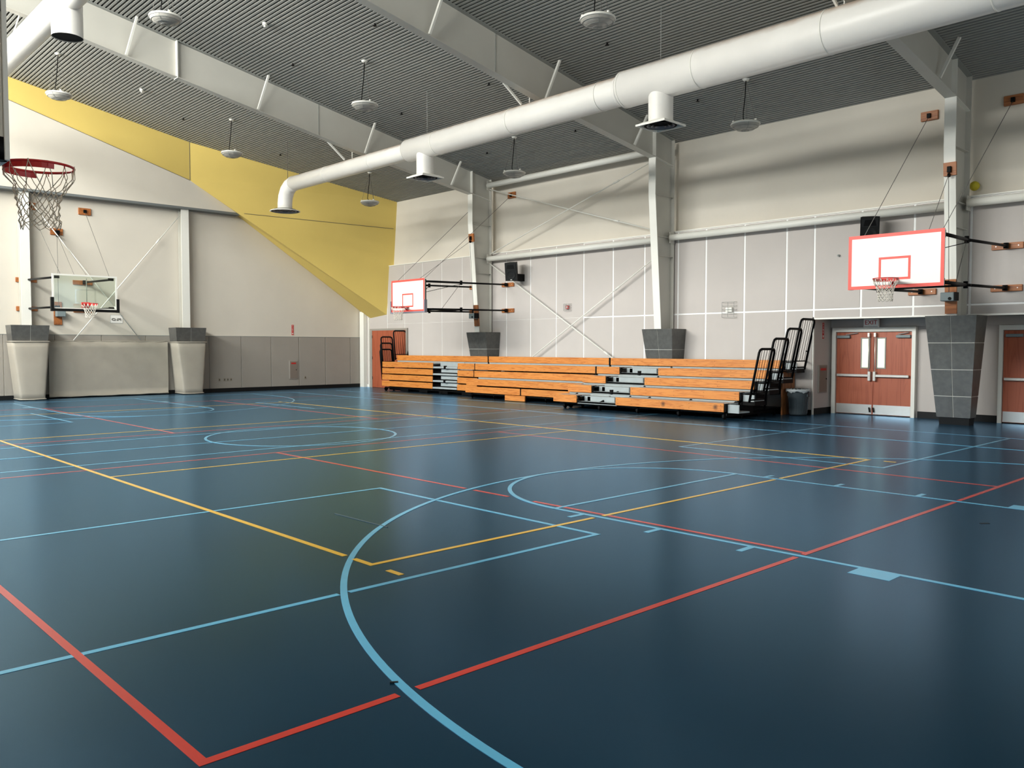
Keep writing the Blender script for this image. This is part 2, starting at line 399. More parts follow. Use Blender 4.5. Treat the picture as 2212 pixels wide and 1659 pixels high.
# --- right hand wall (bleacher side)
RB = -4.42     # recess begins here and runs towards the camera end
def wallbox(name, m, *b, label=None): return struct(MB().box(*b).build(name, m), label)
wr = struct(MB().box(12.11, 12.6, RB, YB+.2, 0, 5.08).box(12.11, 12.6, YF, RB, 2.46, 5.08).build('wall_right', M_joint), 'right side wall of large grey panels with white joints')
VJ = [14.41, 13.2, 12.0, 10.77, 9.55, 8.33, 7.11, 5.89, 4.67, 3.45, 2.22, .99, -.23, -1.18, -2.41, -3.65, -4.42, -5.64, -6.88, -8.11, -9.33, -10.55, -11.77, -12.99, -14.2, -15.4, -16.3]
for i in range(len(VJ)-1):
    y1, y0 = VJ[i], VJ[i+1]
    g = .025 if y1 < 3.5 else (.016 if y1 < 7.5 else .011); gz = .02 if y1 < 3.5 else .004
    for z0, z1 in ((2.69, 5.08), (.0, 2.69)):
        zl = z0
        if z0 == 0 and y1 <= RB+.01: zl = 2.46
        MB().bevbox(12.1, 12.135, y0+g, y1-g, zl+(gz if zl else .12), z1-gz, .006).build('wall_panel', M_panel, wr)
MB().box(12.102, 12.135, 14.43, 16.28, .12, 5.0).build('wall_panel', M_panel, wr)
wallbox('trim_1', M_white, 12.08, 12.32, YF, 14.41, 5.08, 5.11)
wallbox('trim_2', M_white, 12.085, 12.16, YF, RB, 2.44, 2.47)
wallbox('trim_3', M_white, 12.085, 12.15, RB-.02, RB+.01, 0, 2.46)
wallbox('wall_right_upper', M_cream, XU, 12.65, YF, YB, 5.09, 7.9, label='plain cream upper wall above the grey panels')
wallbox('ceiling_soffit', M_wains, 12.15, 13.2, YF, RB, 2.47, 2.52)
# recess with the doors
wallbox('wall_recess_rear', M_panel, 13.1, 13.35, YF, RB, 0, 2.5, label='grey recessed wall behind the doors')
wallbox('wall_recess_side', M_panel, 12.11, 13.1, RB-.012, RB+.1, 0, 2.5)
wallbox('baseboard_right', M_black, 13.07, 13.1, YF, -6.66, 0, .16)
wallbox('baseboard_recess', M_black, 12.15, 13.1, RB-.025, RB, 0, .16)
wallbox('baseboard_wall', M_black, 12.07, 12.11, RB+.02, 12.95, 0, .12)
wallbox('trim_4', M_panel, 13.06, 13.1, -16.2, -4.43, 2.25, 2.46)
for y in (-4.47, -6.62, -8.44): wallbox('trim_5', M_white, 13.075, 13.1, y-.006, y+.006, .16, 2.46)

# --- far wall
wb = struct(MB().box(XL-.3, 12.6, YB, YB+.3, 0, 6.85).build('wall_back', M_cream), 'far cream wall with grey wainscot')
PXJ = [-12.1, -10.6, -9.1, -7.6, -6.1, -4.6, -3.1, -1.6, -.1, 1.4, 2.9, 4.0, 5.22, 6.52, 7.78, 9.02, 10.25, 11.46, 12.07]
for a, c in zip(PXJ, PXJ[1:]): MB().bevbox(a+.012, c-.012, YB-.03, YB+.01, .14, 2.13, .006).build('wainscot_panel', M_wains, wb)
wallbox('trim_6', M_steelg, XL, 12.07, YB-.035, YB, 2.13, 2.15)
wallbox('baseboard_back', M_black, XL, 12.05, YB-.04, YB+.01, 0, .14)
wallbox('trim_7', M_ledge, XL, 6.36, YU-.02, YB, 6.76, 6.838, label='grey steel ledge under the upper wall')
# upper cream part, standing proud of the lower wall
def yl(x): return 9.168-.303*x
xa = -7.78
struct(MB().slab([(XL, YU, 6.84), (6.3, YU, 6.84), (4.45, YU, yl(4.45)-.005), (xa, YU, yl(xa)), (xa, YU, cz(xa)), (XL, YU, cz(XL))], (0, .45, 0)).build('wall_back_upper', M_cream), 'cream upper part of the far wall')
yw = struct(MB().slab([(xa, YU, yl(xa)), (4.45, YU, yl(4.45)), (4.45, YU, cz(4.45)+.05), (xa, YU, cz(xa)+.05)], (0, .45, 0)).build('wall_back_yellow', M_yellow), 'yellow band of the far wall below the roof')
# folded yellow facet coming forward towards the right-hand corner
P0 = (4.45, YU, yl(4.45)); T1 = (4.45, YU, cz(4.45)+.05); T2 = (12.3, 13.95, 7.76); B = (12.09, 14.42, 2.95)
E = (6.3, YU, 6.80); Q0 = (6.42, YB, 6.82); Q1 = (12.09, YB, 3.22); Rr = (12.09, 15.67, 2.97); Mx = (12.3, 14.40, 5.1); Mi = (12.09, 14.41, 5.1)
B = (12.3, 14.42, 2.95)
V = [P0, T1, T2, Mx, Mi, B, E, Q0, Q1, Rr]
yf = struct(MB().add(V, [(0, 1, 2), (0, 2, 5), (0, 5, 6), (6, 5, 7), (7, 5, 9), (7, 9, 8)]).build('wall_back_facet', M_yellow), 'large folded yellow wall plane leaning over the corner')
def onfacet(x, z):
    # point on plane P0,T2,B slightly in front
    a, b_, c = Vector(P0), Vector(T2), Vector(B); n = (b_-a).cross(c-a); y = a.y-(n.x*(x-a.x)+n.z*(z-a.z))/n.y
    return Vector((x, y-.012, z))
MB().bar(onfacet(6.35, 6.78), onfacet(12.2, 6.62), .012, .035, (0, 1, 0)).build('panel_joint', M_ink, yf)
MB().bar((4.45, YU-.006, yl(4.45)), (4.45, YU-.006, cz(4.45)), .015, .01, (0, 1, 0)).build('panel_joint', M_ink, yw)
MB().bar((xa, YU-.006, yl(xa)), (4.45, YU-.006, yl(4.45)), .01, .03, (0, 1, 0)).build('panel_joint', M_ink, yw)
# corner post
struct(MB().box(11.93, 12.09, 15.94, 16.24, 0, 3.24).build('trim_8', M_white), 'white corner post')
struct(MB().box(12.06, 12.1, 15.72, 15.78, 0, 2.98).build('trim_9', M_white))
# --- left wall with its high window band, wall behind the camera
mbw = MB().box(XL-.3, XL, YF-.3, YB+.3, 0, WZ0).box(XL-.3, XL, YF-.3, YB+.3, WZ1, 12.6)
ys = [YF-.3]+[v for bb in BAYS for v in bb]+[YB+.3]
for i in range(0, len(ys), 2): mbw.box(XL-.3, XL, ys[i], ys[i+1], WZ0, WZ1)
struct(mbw.build('wall_left', M_cream), 'cream left wall with high windows')
n = 0
for a, c in BAYS:
    n += 1; f = MB()
    f.box(XL-.12, XL-.04, a, c, WZ0, WZ0+.07).box(XL-.12, XL-.04, a, c, WZ1-.07, WZ1)
    for k in range(6): yy = a+(c-a-.06)*k/5; f.box(XL-.12, XL-.04, yy, yy+.06, WZ0, WZ1)
    wf = struct(f.build('window_%d' % n, M_white)); MB().box(XL-.085, XL-.075, a+.05, c-.05, WZ0+.05, WZ1-.05).build('pane', M_pane, wf)
mbf = MB(); xs = [XL-.3]+[v for bb in FILL_OPENINGS for v in bb]+[13.4]
mbf.box(XL-.3, 13.4, YF-.3, YF, 0, 2.8).box(XL-.3, 13.4, YF-.3, YF, 5.8, 12.7)
for i in range(0, len(xs), 2): mbf.box(xs[i], xs[i+1], YF-.3, YF, 2.8, 5.8)
struct(mbf.build('wall_front', M_cream))
for a, c in FILL_OPENINGS:  # unseen windows added to carry the fill light
    n += 1; f = MB().box(a, c, YF-.12, YF-.04, 2.8, 2.87).box(a, c, YF-.12, YF-.04, 5.73, 5.8)
    for k in range(4): xx = a+(c-a-.06)*k/3; f.box(xx, xx+.06, YF-.12, YF-.04, 2.8, 5.8)
    wf = struct(f.build('window_%d' % n, M_white)); MB().box(a+.05, c-.05, YF-.085, YF-.075, 2.85, 5.75).build('pane', M_pane, wf)

# ------------------------------------------------------------------ steel frames
def plate_h(mb, x0, x1, y0, y1, zf, t): mb.slab([(x0, y0, zf(x0)), (x1, y0, zf(x1)), (x1, y1, zf(x1)), (x0, y1, zf(x0))], (0, 0, t))
def rdepth(x): return .97 if x < 6.5 else .97-.17*(x-6.5)/(11.15-6.5)
def frame(yc, label, tall):
    t = thing('steel_frame', label, 'steel frame', (11.8, yc, 0), 'white portal frames across the roof')
    bz = lambda x: cz(x)-rdepth(x)
    X = [XL+.25, -6, 0, 4, 6.5, 9, 11.15]
    web = MB(); bot = MB(); top = MB()
    for a, c in zip(X, X[1:]):
        web.slab([(a, yc-.006, bz(a)), (c, yc-.006, bz(c)), (c, yc-.006, cz(c)-.02), (a, yc-.006, cz(a)-.02)], (0, .012, 0))
        plate_h(bot, a, c, yc-.12, yc+.12, lambda x: bz(x)-.018, .018)
    plate_h(top, X[0], 12.05, yc-.12, yc+.12, lambda x: cz(x)-.02, .018)
    web.slab([(11.15, yc-.006, bz(11.15)), (12.08, yc-.006, bz(11.15)-.16), (12.08, yc-.006, cz(12.08)-.02), (11.15, yc-.006, cz(11.15)-.02)], (0, .012, 0))
    web.build('rafter_web', M_steel, t); bot.build('bottom_flange', M_steel, t); top.build('top_flange', M_steelg, t)
    # column
    zk = bz(11.15); pts = [(11.15, zk), (11.15, 6.07), (11.47, 2.2)]
    c = MB()
    for (xa_, za), (xb_, zb) in zip(pts, pts[1:]): c.slab([(xa_-.018, yc-.12, za), (xa_-.018, yc+.12, za), (xb_-.018, yc+.12, zb), (xb_-.018, yc-.12, zb)], (.018, 0, 0))
    c.build('inner_flange', M_white, t)
    MB().slab([(11.15, yc-.006, zk), (11.15, yc-.006, 6.07), (11.47, yc-.006, 2.2), (12.08, yc-.006, 2.2), (12.08, yc-.006, zk-.16)], (0, .012, 0)).build('column_web', M_steel, t)
    MB().box(12.03, 12.05, yc-.12, yc+.12, 2.2, cz(12.04)-.03).build('outer_flange', M_steel, t)
    s_ = MB(); s_.box(11.14, 11.155, yc-.12, yc+.12, zk, cz(11.15)-.02)
    s_.slab([(11.15, yc-.1, zk-.0), (12.03, yc-.1, zk-.16), (12.03, yc+.1, zk-.16), (11.15, yc+.1, zk)], (0, 0, .015))
    s_.build('knee_stiffener', M_white, t)
    for z in (6.07, 4.9, 4.35): MB().box(11.2+.3*(6.07-z)/4, 12.03, yc-.1, yc+.1, z, z+.012).build('web_stiffener', M_steel, t)
    MB().box(.80, .815, yc-.125, yc+.125, bz(.8)-.03, cz(.8)-.02).box(.83, .845, yc-.1, yc+.1, bz(.8)-.03, cz(.8)-.02).build('splice_plate', M_white, t)
    MB().box(5.1, 5.11, yc-.02, yc+.02, bz(5.1), cz(5.1)-.02).build('splice_plate', M_steelg, t)
    for x in (-7.5, -4, -.5, 3.1, 6.7, 10.2):
        MB().bar((x, yc-.1, bz(x)+.02), (x+.18, yc-.42, cz(x)-.0), .06, .05, (1, 0, 0)).build('flange_brace', M_white, t)
    # far (left) column of the same frame
    MB().box(-11.85, -11.83, yc-.12, yc+.12, 0, cz(-11.8)-1).build('inner_flange', M_white, t)
    MB().box(-12.08, -11.83, yc-.006, yc+.006, 0, cz(-11.8)-.1).build('column_web', M_steel, t)
    return t
frame(7.95, 'white steel frame with its column behind the far right hoop', 0)
frame(0, 'white steel frame rising above the bleacher middle', 0)
frame(-7.95, 'white steel frame with its column beside the double doors', 0)

# ------------------------------------------------------------------ column covers (tapered, charcoal tiles)
def cover(yc, ztop, rows, label):
    t = thing('column_cover', label, 'column cover', (11.9, yc, 0), 'charcoal tapered column covers')
    ft = 11.40; fb = 11.74; ht, hb = .535, .34; H = ztop
    fx = lambda z: fb+(ft-fb)*z/H
    hw = lambda z: hb+(ht-hb)*z/H
    bk = 12.08
    def ring(z, g=.012): return [(fx(z)+g, yc-hw(z)+g, z), (fx(z)+g, yc+hw(z)-g, z), (bk, yc+hw(z)-g, z), (bk, yc-hw(z)+g, z)]
    a, b_ = ring(.165), ring(H-.005)
    MB().add(a+b_, [(0, 1, 2, 3), (4, 7, 6, 5), (0, 4, 5, 1), (1, 5, 6, 2), (2, 6, 7, 3), (3, 7, 4, 0)]).build('core', M_grout, t)
    a, b_ = ring(0, .03), ring(.155, .03)
    MB().add(a+b_, [(0, 1, 2, 3), (4, 7, 6, 5), (0, 4, 5, 1), (1, 5, 6, 2), (2, 6, 7, 3), (3, 7, 4, 0)]).build('plinth', M_black, t)
    ls = [H]
    while ls[-1]-rows > .3: ls.append(ls[-1]-rows)
    ls.append(.16); g = .008
    for z1, z0 in zip(ls, ls[1:]):
        z1 -= g; z0 += g
        for sgn in (-1, 1):
            f = lambda z, k: (fx(z)-.004, yc+sgn*k*hw(z), z)
            y_in = g
            q = [(fx(z0)-.0, yc+sgn*y_in, z0), (fx(z0), yc+sgn*(hw(z0)), z0), (fx(z1), yc+sgn*(hw(z1)), z1), (fx(z1), yc+sgn*y_in, z1)]
            MB().slab(q, (.016, 0, 0)).build('tile', M_tile, t)
            q = [(fx(z0)+.017, yc+sgn*hw(z0), z0), (bk, yc+sgn*hw(z0), z0), (bk, yc+sgn*hw(z1), z1), (fx(z1)+.017, yc+sgn*hw(z1), z1)]
            MB().slab(q, (0, -sgn*.016, 0)).build('tile', M_tile, t)
    MB().slab([(ft, yc-ht, H-.004), (ft, yc+ht, H-.004), (bk, yc+ht, H-.004), (bk, yc-ht, H-.004)], (0, 0, .012)).build('cap', M_tile, t)
    return t
cover(7.95, 2.25, .59, 'charcoal tiled column cover behind the far, closed bleacher')
cover(0, 2.25, .59, 'charcoal tiled column cover behind the opened bleacher')
cover(-7.95, 2.43, .595, 'full-height charcoal tiled column cover between the red-brown doors')

# ------------------------------------------------------------------ long tubes, bracing on the right wall
def tubes(y0, y1, z, label):
    t = thing('wall_strut', label, 'steel tube', (11.85, y0, z), 'horizontal steel tubes along the right wall')
    MB().cyl((11.85, y0, z), (11.85, y1, z), .092, 20).build('tube', M_white, t)
    for y in (y0, y1): MB().box(11.8, 12.02, y-.01, y+.01, z-.16, z+.16).build('end_plate', M_steel, t)
tubes(.14, 7.8, 4.88, 'white tube above the wall panels, between the first two columns')
tubes(-7.8, -.14, 4.9, 'white tube above the wall panels, behind the near right hoop')
tubes(-15.8, -8.1, 4.92, 'white tube above the wall panels, cut by the right picture edge')
tubes(.14, 7.8, 7.48, 'white tube just under the roof edge')
def rod(p0, p1, label, cat='brace rod', r=.018, grp='crossing brace rods'):
    t = thing('brace_rod', label, cat, p0, grp)
    p0, p1 = Vector(p0), Vector(p1)
    MB().cyl(p0, p1, r, 8).build('rod', M_white, t)
    q = p0.lerp(p1, .75); MB().cyl(q, q+(p1-p0).normalized()*.22, r*1.7, 8).build('turnbuckle', M_white, t)
rod((11.93, 7.8, 7.36), (11.93, .15, 5.08), 'upper brace rod falling from the far column to the near one')
rod((11.9, 7.75, 5.05), (11.9, .15, 7.34), 'upper brace rod rising from the far column to the near one')
rod((11.93, 7.85, 4.75), (11.93, .62, .54), 'lower brace rod passing under the far loudspeaker')
rod((11.9, 7.4, .35), (11.9, .15, 4.55), 'lower brace rod rising towards the middle column')
rod((.45, 16.1, 1.95), (4.2, 16.1, 6.62), 'brace rod on the far wall rising to the right', r=.017)
rod((-.85, 16.14, 6.62), (2.68, 16.14, 1.97), 'brace rod on the far wall falling to the right', r=.017)

# ------------------------------------------------------------------ far wall columns with pads, wall mat
def bcol(xc, label):
    t = thing('wall_column', label, 'column', (xc, 16.1, 0), 'slim white columns on the far wall')
    MB().box(xc-.14, xc+.14, 15.98, 16.0, 2.3, 6.80).build('front_flange', M_white, t)
    MB().box(xc-.01, xc+.01, 16.0, 16.25, 2.3, 6.80).build('web', M_steel, t)
    MB().box(xc-.14, xc+.14, 16.245, 16.265, 2.3, 6.8).build('rear_flange', M_steel, t)
bcol(-.97, 'slim white column behind the near net'); bcol(4.27, 'slim white column right of the glass backboard')
def bcover(xc, label, lab2):
    t = thing('column_cover', label, 'column cover', (xc, 16, 1.9), 'dark caps of the far wall columns')
    yt = lambda z: 15.62+.0*z
    hw = lambda z: .33+(.56-.33)*z/2.42
    z0, z1 = 1.86, 2.42
    core = [(xc-hw(z0)+.01, 15.63, z0), (xc+hw(z0)-.01, 15.63, z0), (xc+hw(z0)-.01, 16.25, z0), (xc-hw(z0)+.01, 16.25, z0),
            (xc-hw(z1)+.01, 15.57, z1-.005), (xc+hw(z1)-.01, 15.57, z1-.005), (xc+hw(z1)-.01, 16.25, z1-.005), (xc-hw(z1)+.01, 16.25, z1-.005)]
    MB().add(core, [(0, 3, 2, 1), (4, 5, 6, 7), (0, 1, 5, 4), (1, 2, 6, 5), (2, 3, 7, 6), (3, 0, 4, 7)]).build('core', M_grout, t)
    for sg in (-1, 1):
        MB().slab([(xc+sg*.007, 15.62, z0), (xc+sg*hw(z0), 15.62, z0), (xc+sg*hw(z1), 15.56, z1), (xc+sg*.007, 15.56, z1)], (0, .014, 0)).build('tile', M_tile, t)
        MB().slab([(xc+sg*hw(z0), 15.63, z0), (xc+sg*hw(z0), 16.25, z0), (xc+sg*hw(z1), 16.25, z1), (xc+sg*hw(z1), 15.57, z1)], (-sg*.014, 0, 0)).build('tile', M_tile, t)
    MB().box(xc-hw(z1), xc+hw(z1), 15.56, 16.25, z1-.004, z1+.01).build('cap', M_tile, t)
    # soft pad below: rounded box that narrows to the floor
    p = thing('column_pad', lab2, 'wall pad', (xc, 15.8, 0), 'canvas column pads')
    mb = MB(); N = 14; vs = []; rows = 9
    for j in range(rows+1):
        z = .02+1.9*j/rows; h = hw(z)+.03; f0 = 15.42+.12*z/2.42+.01*math.sin(j*2.3); r = .07
        pts = [(xc-h, 16.24), (xc-h, f0+r), (xc-h+.02, f0+.02), (xc-h+r, f0)] + [(xc-h+r+(2*h-2*r)*k/5, f0-.015*math.sin(PI*k/5)+.004*math.sin(k*3+j)) for k in range(1, 5)] + [(xc+h-r, f0), (xc+h-.02, f0+.02), (xc+h, f0+r), (xc+h, 16.24)]
        vs += [(a, b_, z) for a, b_ in pts]; N = len(pts)
    fs = [(j*N+k, j*N+k+1, (j+1)*N+k+1, (j+1)*N+k) for j in range(rows) for k in range(N-1)]
    fs += [tuple(range(N))[::-1], tuple(rows*N+k for k in range(N))]
    mb.add(vs, fs, True); mb.build('cover', M_mat, p)
    for z, dz in ((.045, .02), (1.90, .02)):
        h = hw(z)+.037; f0 = 15.42+.12*z/2.42-.012
        MB().tube([(xc-h, 16.2, z), (xc-h, f0+.03, z), (xc-h+.04, f0-.0, z), (xc, f0-.012, z-.01*(z < 1)), (xc+h-.04, f0, z), (xc+h, f0+.03, z), (xc+h, 16.2, z)], dz, 8).build('hem', M_mat, p)
bcover(-.97, 'dark tiled cap of the far wall column under the net', 'beige canvas pad round the column left of the glass backboard')
bcover(4.27, 'dark tiled cap of the far wall column right of the glass backboard', 'beige canvas pad round the column right of the glass backboard')
t = thing('wall_mat', 'wide beige canvas mat on the far wall between two column pads', 'wall pad', (1.65, 16.2, 0))
mb = MB(); nx = 24
for x0, x1 in ((-.32, 3.62),):
    vs = []; rows = 8
    for j in range(rows+1):
        for k in range(nx+1):
            x = x0+(x1-x0)*k/nx; z = .05+1.87*j/rows
            vs.append((x, 16.13-.02*math.sin(PI*j/rows)+.006*math.sin(k*1.7+j*.9), z+(.012*math.sin(k*1.3) if j in (0, rows) else 0)))
    o = len(vs)
    vs += [(v[0], 16.25, v[2]) for v in vs[:]]
    W_ = nx+1
    fs = [(j*W_+k, j*W_+k+1, (j+1)*W_+k+1, (j+1)*W_+k) for j in range(rows) for k in range(nx)]
    fs += [(rows*W_+k, rows*W_+k+1, o+rows*W_+k+1, o+rows*W_+k) for k in range(nx)]+[(k, k+1, o+k+1, o+k) for k in range(nx)]
    mb.add(vs, fs, True)
mb.build('cover', M_mat, t)
MB().tube([(x0+(x1-x0)*k/12, 16.12, .06+.008*math.sin(k*2)) for k in range(13)], .022, 8).build('hem', M_mat, t)
MB().tube([(x0+(x1-x0)*k/24, 16.14, 1.925-.014*(k % 4 == 2)) for k in range(25)], .018, 8).build('hem', M_mat, t)

# ------------------------------------------------------------------ bleachers
def wheel(mb, x, y, r=.07): mb.cyl((x, y-.02, r), (x, y+.02, r), r, 14)
def rail(parent, x0, x1, yb, zb, h, lean, bars=5):
    r = .03; L = lambda z: yb+lean*(z-zb)/h
    P = lambda x, z: (x, L(z), z)
    c = .09; zt = zb+h
    pts = [P(x0, zb-.12), P(x0, zt-c), P(x0+c*.3, zt-c*.3), P(x0+c, zt), P(x1-c, zt), P(x1-c*.3, zt-c*.3), P(x1, zt-c), P(x1, zb-.12)]
    g = MB().tube(pts, r, 8).build('railing', M_blk, parent)
    m = MB().tube([P(x0, zb+.1), P(x1, zb+.1)], .017, 6).tube([P(x0, zb-.06), P(x1, zb-.06)], .02, 6)
    m.build('cross_bar', M_blk, g)
    for k in range(1, bars+1):
        x = x0+(x1-x0)*k/(bars+1); MB().cyl(P(x, zb+.1), P(x, zt-.01), .007, 6).build('baluster', M_blk, g)
    return g
ZT = {1: .40, 2: .65, 3: .90, 4: 1.15, 5: 1.40}
def face(p, x, y0, y1, k, label=None, m=None):
    return MB().bevbox(x, x+.028, y0, y1, ZT[k]-.21, ZT[k], .004).build('seat_front', m or M_pine, p, label)
def deck(p, x, xb, y0, y1, k):
    MB().box(x+.028, xb, y0, y1, ZT[k]-.05, ZT[k]-.012).build('seat_deck', M_alu, p)
def screws(p, x, ys_, k):
    for y in ys_:
        MB().cyl((x-.003, y, ZT[k]-.05), (x+.004, y, ZT[k]-.05), .007, 8).cyl((x-.003, y, ZT[k]-.16), (x+.004, y, ZT[k]-.16), .007, 8).build('screw', M_blk, p)
def bracket(p, x, y, z):
    MB().slab([(x+.03, y-.012, z-.01), (x+.2, y-.012, z-.01), (x+.2, y-.012, z-.03), (x+.12, y-.012, z-.03), (x+.06, y-.012, z-.2), (x+.03, y-.012, z-.2)], (0, .024, 0)).build('end_bracket', M_blk, p)
FX = {1: 9.0, 2: 9.62, 3: 10.24, 4: 10.86, 5: 11.48}
def steps(p, k, x, xb, y0, y1, grip):
    """aisle step of row k: grey tread, riser and a box step"""
    z = ZT[k]
    MB().box(x+.05, xb, y0, y1, z-.21, z-.17).build('tread', M_alu, p)
    MB().box(x+.05, x+.07, y0, y1, z-.235, z-.165).build('nosing', M_deckd, p)
    MB().bevbox(x+.30, x+.56, y0+.28, y1-.03, z-.17, z-.03, .008).build('box_step', M_alu, p)
    MB().bevbox(x+.30, x+.36, y1-.26, y1-.14, z-.17, z-.04, .008).build('box_step', M_alu, p)
    if xb-x > .5: MB().box(xb-.04, xb-.02, y0, y1, z-.17, z+.02).build('riser', M_alu, p)
    if grip: MB().box(x+.02, x+.09, (y0+y1)/2-.04, (y0+y1)/2+.04, z-.22, z-.1).build('rail_socket', M_blk, p)
# section nearest the doors, fully opened
A = thing('bleacher', 'opened bleacher section nearest the double doors, five orange rows', 'bleacher', (10.5, -1, 0), 'bleacher sections along the right wall')
for k in range(1, 6):
    x = FX[k]; yR = -3.78-.03*(k-1); xb = FX[k+1] if k < 5 else 12.02
    if k < 5:
        face(A, x, yR, -.47, k, 'front board with two dark knots' if k == 1 else None, M_knot if k == 1 else None); face(A, x, .93, 1.82, k); deck(A, x, xb+.02, yR, -.47, k); deck(A, x, xb+.02, .93, 1.82, k)
        steps(A, k, x, xb, -.47, .93, k in (2, 4))
        bracket(A, x, .91, ZT[k])
        screws(A, x, (-3.7, -2.8, -1.9, -1.0, -.55, .98, 1.75), k)
    else:
        face(A, x, yR, 1.78, k); deck(A, x, xb, yR, 1.78, k); screws(A, x, (-3.8, -2.8, -1.9, -1, 0, .9, 1.7), k)
    bracket(A, x, yR-.02, ZT[k])
    # light end riser between rows and dark frame
    MB().box(x+.12, xb-.03, yR-.34, yR-.04, ZT[k]-.23, ZT[k]-.2).box(x+.12, x+.15, yR-.34, yR-.04, ZT[k]-.2, ZT[k]-(.03 if k == 1 else .07)).build('end_panel', M_alu, A)
    MB().slab([(x+.1, yR-.02, ZT[k]-.24), (xb-.02, yR-.02, ZT[k]-.24), (xb-.02, yR-.02, max(.1, ZT[k]-.62)), (x+.1, yR-.02, max(.1, ZT[k]-.62))], (0, .02, 0)).build('end_plate', M_blk, A)
    if k > 1: MB().box(x+.12, x+.15, yR-.34, yR-.02, ZT[k]-.32, ZT[k]-.235).box(x+.12, xb-.03, yR-.36, yR-.34, ZT[k]-.32, ZT[k]-.22).build('end_frame', M_blk, A)
    if k < 5: MB().box(xb+.05, xb+.07, yR+.02, -.47, ZT[k]-.03, ZT[k]+.1).box(xb+.05, xb+.07, .93, 1.8, ZT[k]-.03, ZT[k]+.1).build('riser', M_alu, A)
    if k < 5: MB().box(xb+.03, xb+.09, yR+.0, yR+.04, ZT[k]-.3, ZT[k]+.12).build('end_post', M_blk, A)
for k in range(2, 6): rail(A, FX[k]-.08, FX[k]+.62, -4.12-.02*k, ZT[k]-.12, 1.16, -.24)
for yy in (-3.7, -2.4, -1.1, .2, 1.5):
    # understructure: raked truss, front leg and wheels
    MB().bar((9.12, yy, .17), (12.0, yy, 1.2), .05, .09).box(9.1, 12, yy-.03, yy+.03, .06, .12).build('truss', M_blk, A)
    for x in (9.15, 9.75, 10.4, 11.0): MB().box(x, x+.05, yy-.02, yy+.02, .1, .2+.4*(x-9.1)).build('strut', M_blk, A)
    for x in (9.16, 9.9, 10.7, 11.5):
        mb = MB(); wheel(mb, x, yy, .055); mb.build('wheel', M_blk, A)
MB().box(9.15, 11.9, -3.7, 1.7, .13, .17).build('bottom_frame', M_blk, A)
MB().bevbox(11.42, 12.05, -3.96, -3.92, 0, 1.14, .004).build('side_panel', M_ply, A, 'brown plywood end panel')
# middle section, three rows pushed back
Bq = thing('bleacher', 'middle bleacher section, half closed with long orange boards', 'bleacher', (11, 4.6, 0), 'bleacher sections along the right wall')
y0, y1 = 1.86, 7.38
face(Bq, 11.48, 1.84, 7.36, 5); deck(Bq, 11.48, 12.02, 1.84, 7.36, 5)
face(Bq, 10.86, y0, y1, 4); deck(Bq, 10.86, 11.5, y0, y1, 4)
face(Bq, 10.82, y0, y1, 3); deck(Bq, 10.82, 11.4, y0, y1, 3)
face(Bq, 10.26, 1.86, 7.15, 2); deck(Bq, 10.26, 10.8, 1.86, 7.15, 2)
face(Bq, 10.22, 4.45, 7.15, 1); face(Bq, 10.22, 1.86, 4.41, 1)
MB().box(10.3, 11.9, 2, 7.2, .13, .17).build('bottom_frame', M_blk, Bq)
for y in (2.3, 3.4, 4.6, 5.8, 6.9): MB().bar((10.3, y, .17), (12, y, 1.15), .05, .09).box(10.3, 10.34, y-.02, y+.02, 0, .2).box(10.3, 12, y-.02, y+.02, .03, .08).build('truss', M_blk, Bq)
MB().box(10.9, 10.94, 2, 7.2, 0.02, .9).build('rear_panel', M_blk, Bq)
for k, x in ((5, 11.47), (4, 10.85), (3, 10.81), (1, 10.21)):
    MB().box(x, x+.04, (7.38 if k > 1 else 4.41), (7.40 if k > 1 else 4.45), ZT[k]-.23, ZT[k]+.005).build('end_bracket', M_blk, Bq)
for k, x in ((5, 11.47), (4, 10.85)): MB().box(x, x+.04, 1.80, 1.84, ZT[k]-.23, ZT[k]+.005).build('end_bracket', M_blk, Bq)
MB().box(11.51, 11.53, 1.86, 7.36, 1.12, 1.26).build('riser', M_alu, Bq)
MB().box(10.86, 10.88, 1.86, 7.2, .6, .68).build('riser', M_alu, Bq)
st = MB().bevbox(10.08, 10.12, 4.1, 5.02, .015, .185, .004); st = st.build('step_board', M_pine, None)
tag(st, 'small orange plank box step on the floor under the middle bleacher', 'step')
MB().box(10.12, 10.2, 4.12, 5.0, .015, .17).build('step_body', M_blk, st)
# far section, fully closed
Cq = thing('bleacher', 'closed far bleacher section with a narrow grey aisle, before the brown door', 'bleacher', (11.3, 10.2, 0), 'bleacher sections along the right wall')
face(Cq, 11.48, 7.42, 12.88, 5); deck(Cq, 11.48, 12.02, 7.42, 12.88, 5)
for k, x in ((4, 10.86), (3, 10.85), (2, 10.84), (1, 10.83)):
    face(Cq, x, 9.76, 13.0, k); face(Cq, x, 7.42 if k > 2 else 7.25, 8.33, k)
    deck(Cq, x, 11.5, 9.76, 13.0, k) if k == 4 else None
    MB().box(x+.0, x+.25, 8.35, 9.74, ZT[k]-.2, ZT[k]-.14).build('tread', M_alu, Cq)
    if k < 4: MB().box(x+.12, x+.2, 8.4, 9.4, ZT[k]-.1, ZT[k]+.02).build('box_step', M_alu, Cq)
    if k in (4, 2): MB().box(x-.02, x+.05, 9.0, 9.1, ZT[k]-.22, ZT[k]-.1).build('rail_socket', M_blk, Cq)
MB().box(11.51, 11.53, 7.44, 12.88, 1.12, 1.26).build('riser', M_alu, Cq)
MB().box(11.2, 11.22, 8.35, 9.74, .95, 1.18).build('riser', M_alu, Cq)
MB().box(11.12, 11.16, 7.5, 12.9, .03, .9).build('rear_panel', M_blk, Cq)
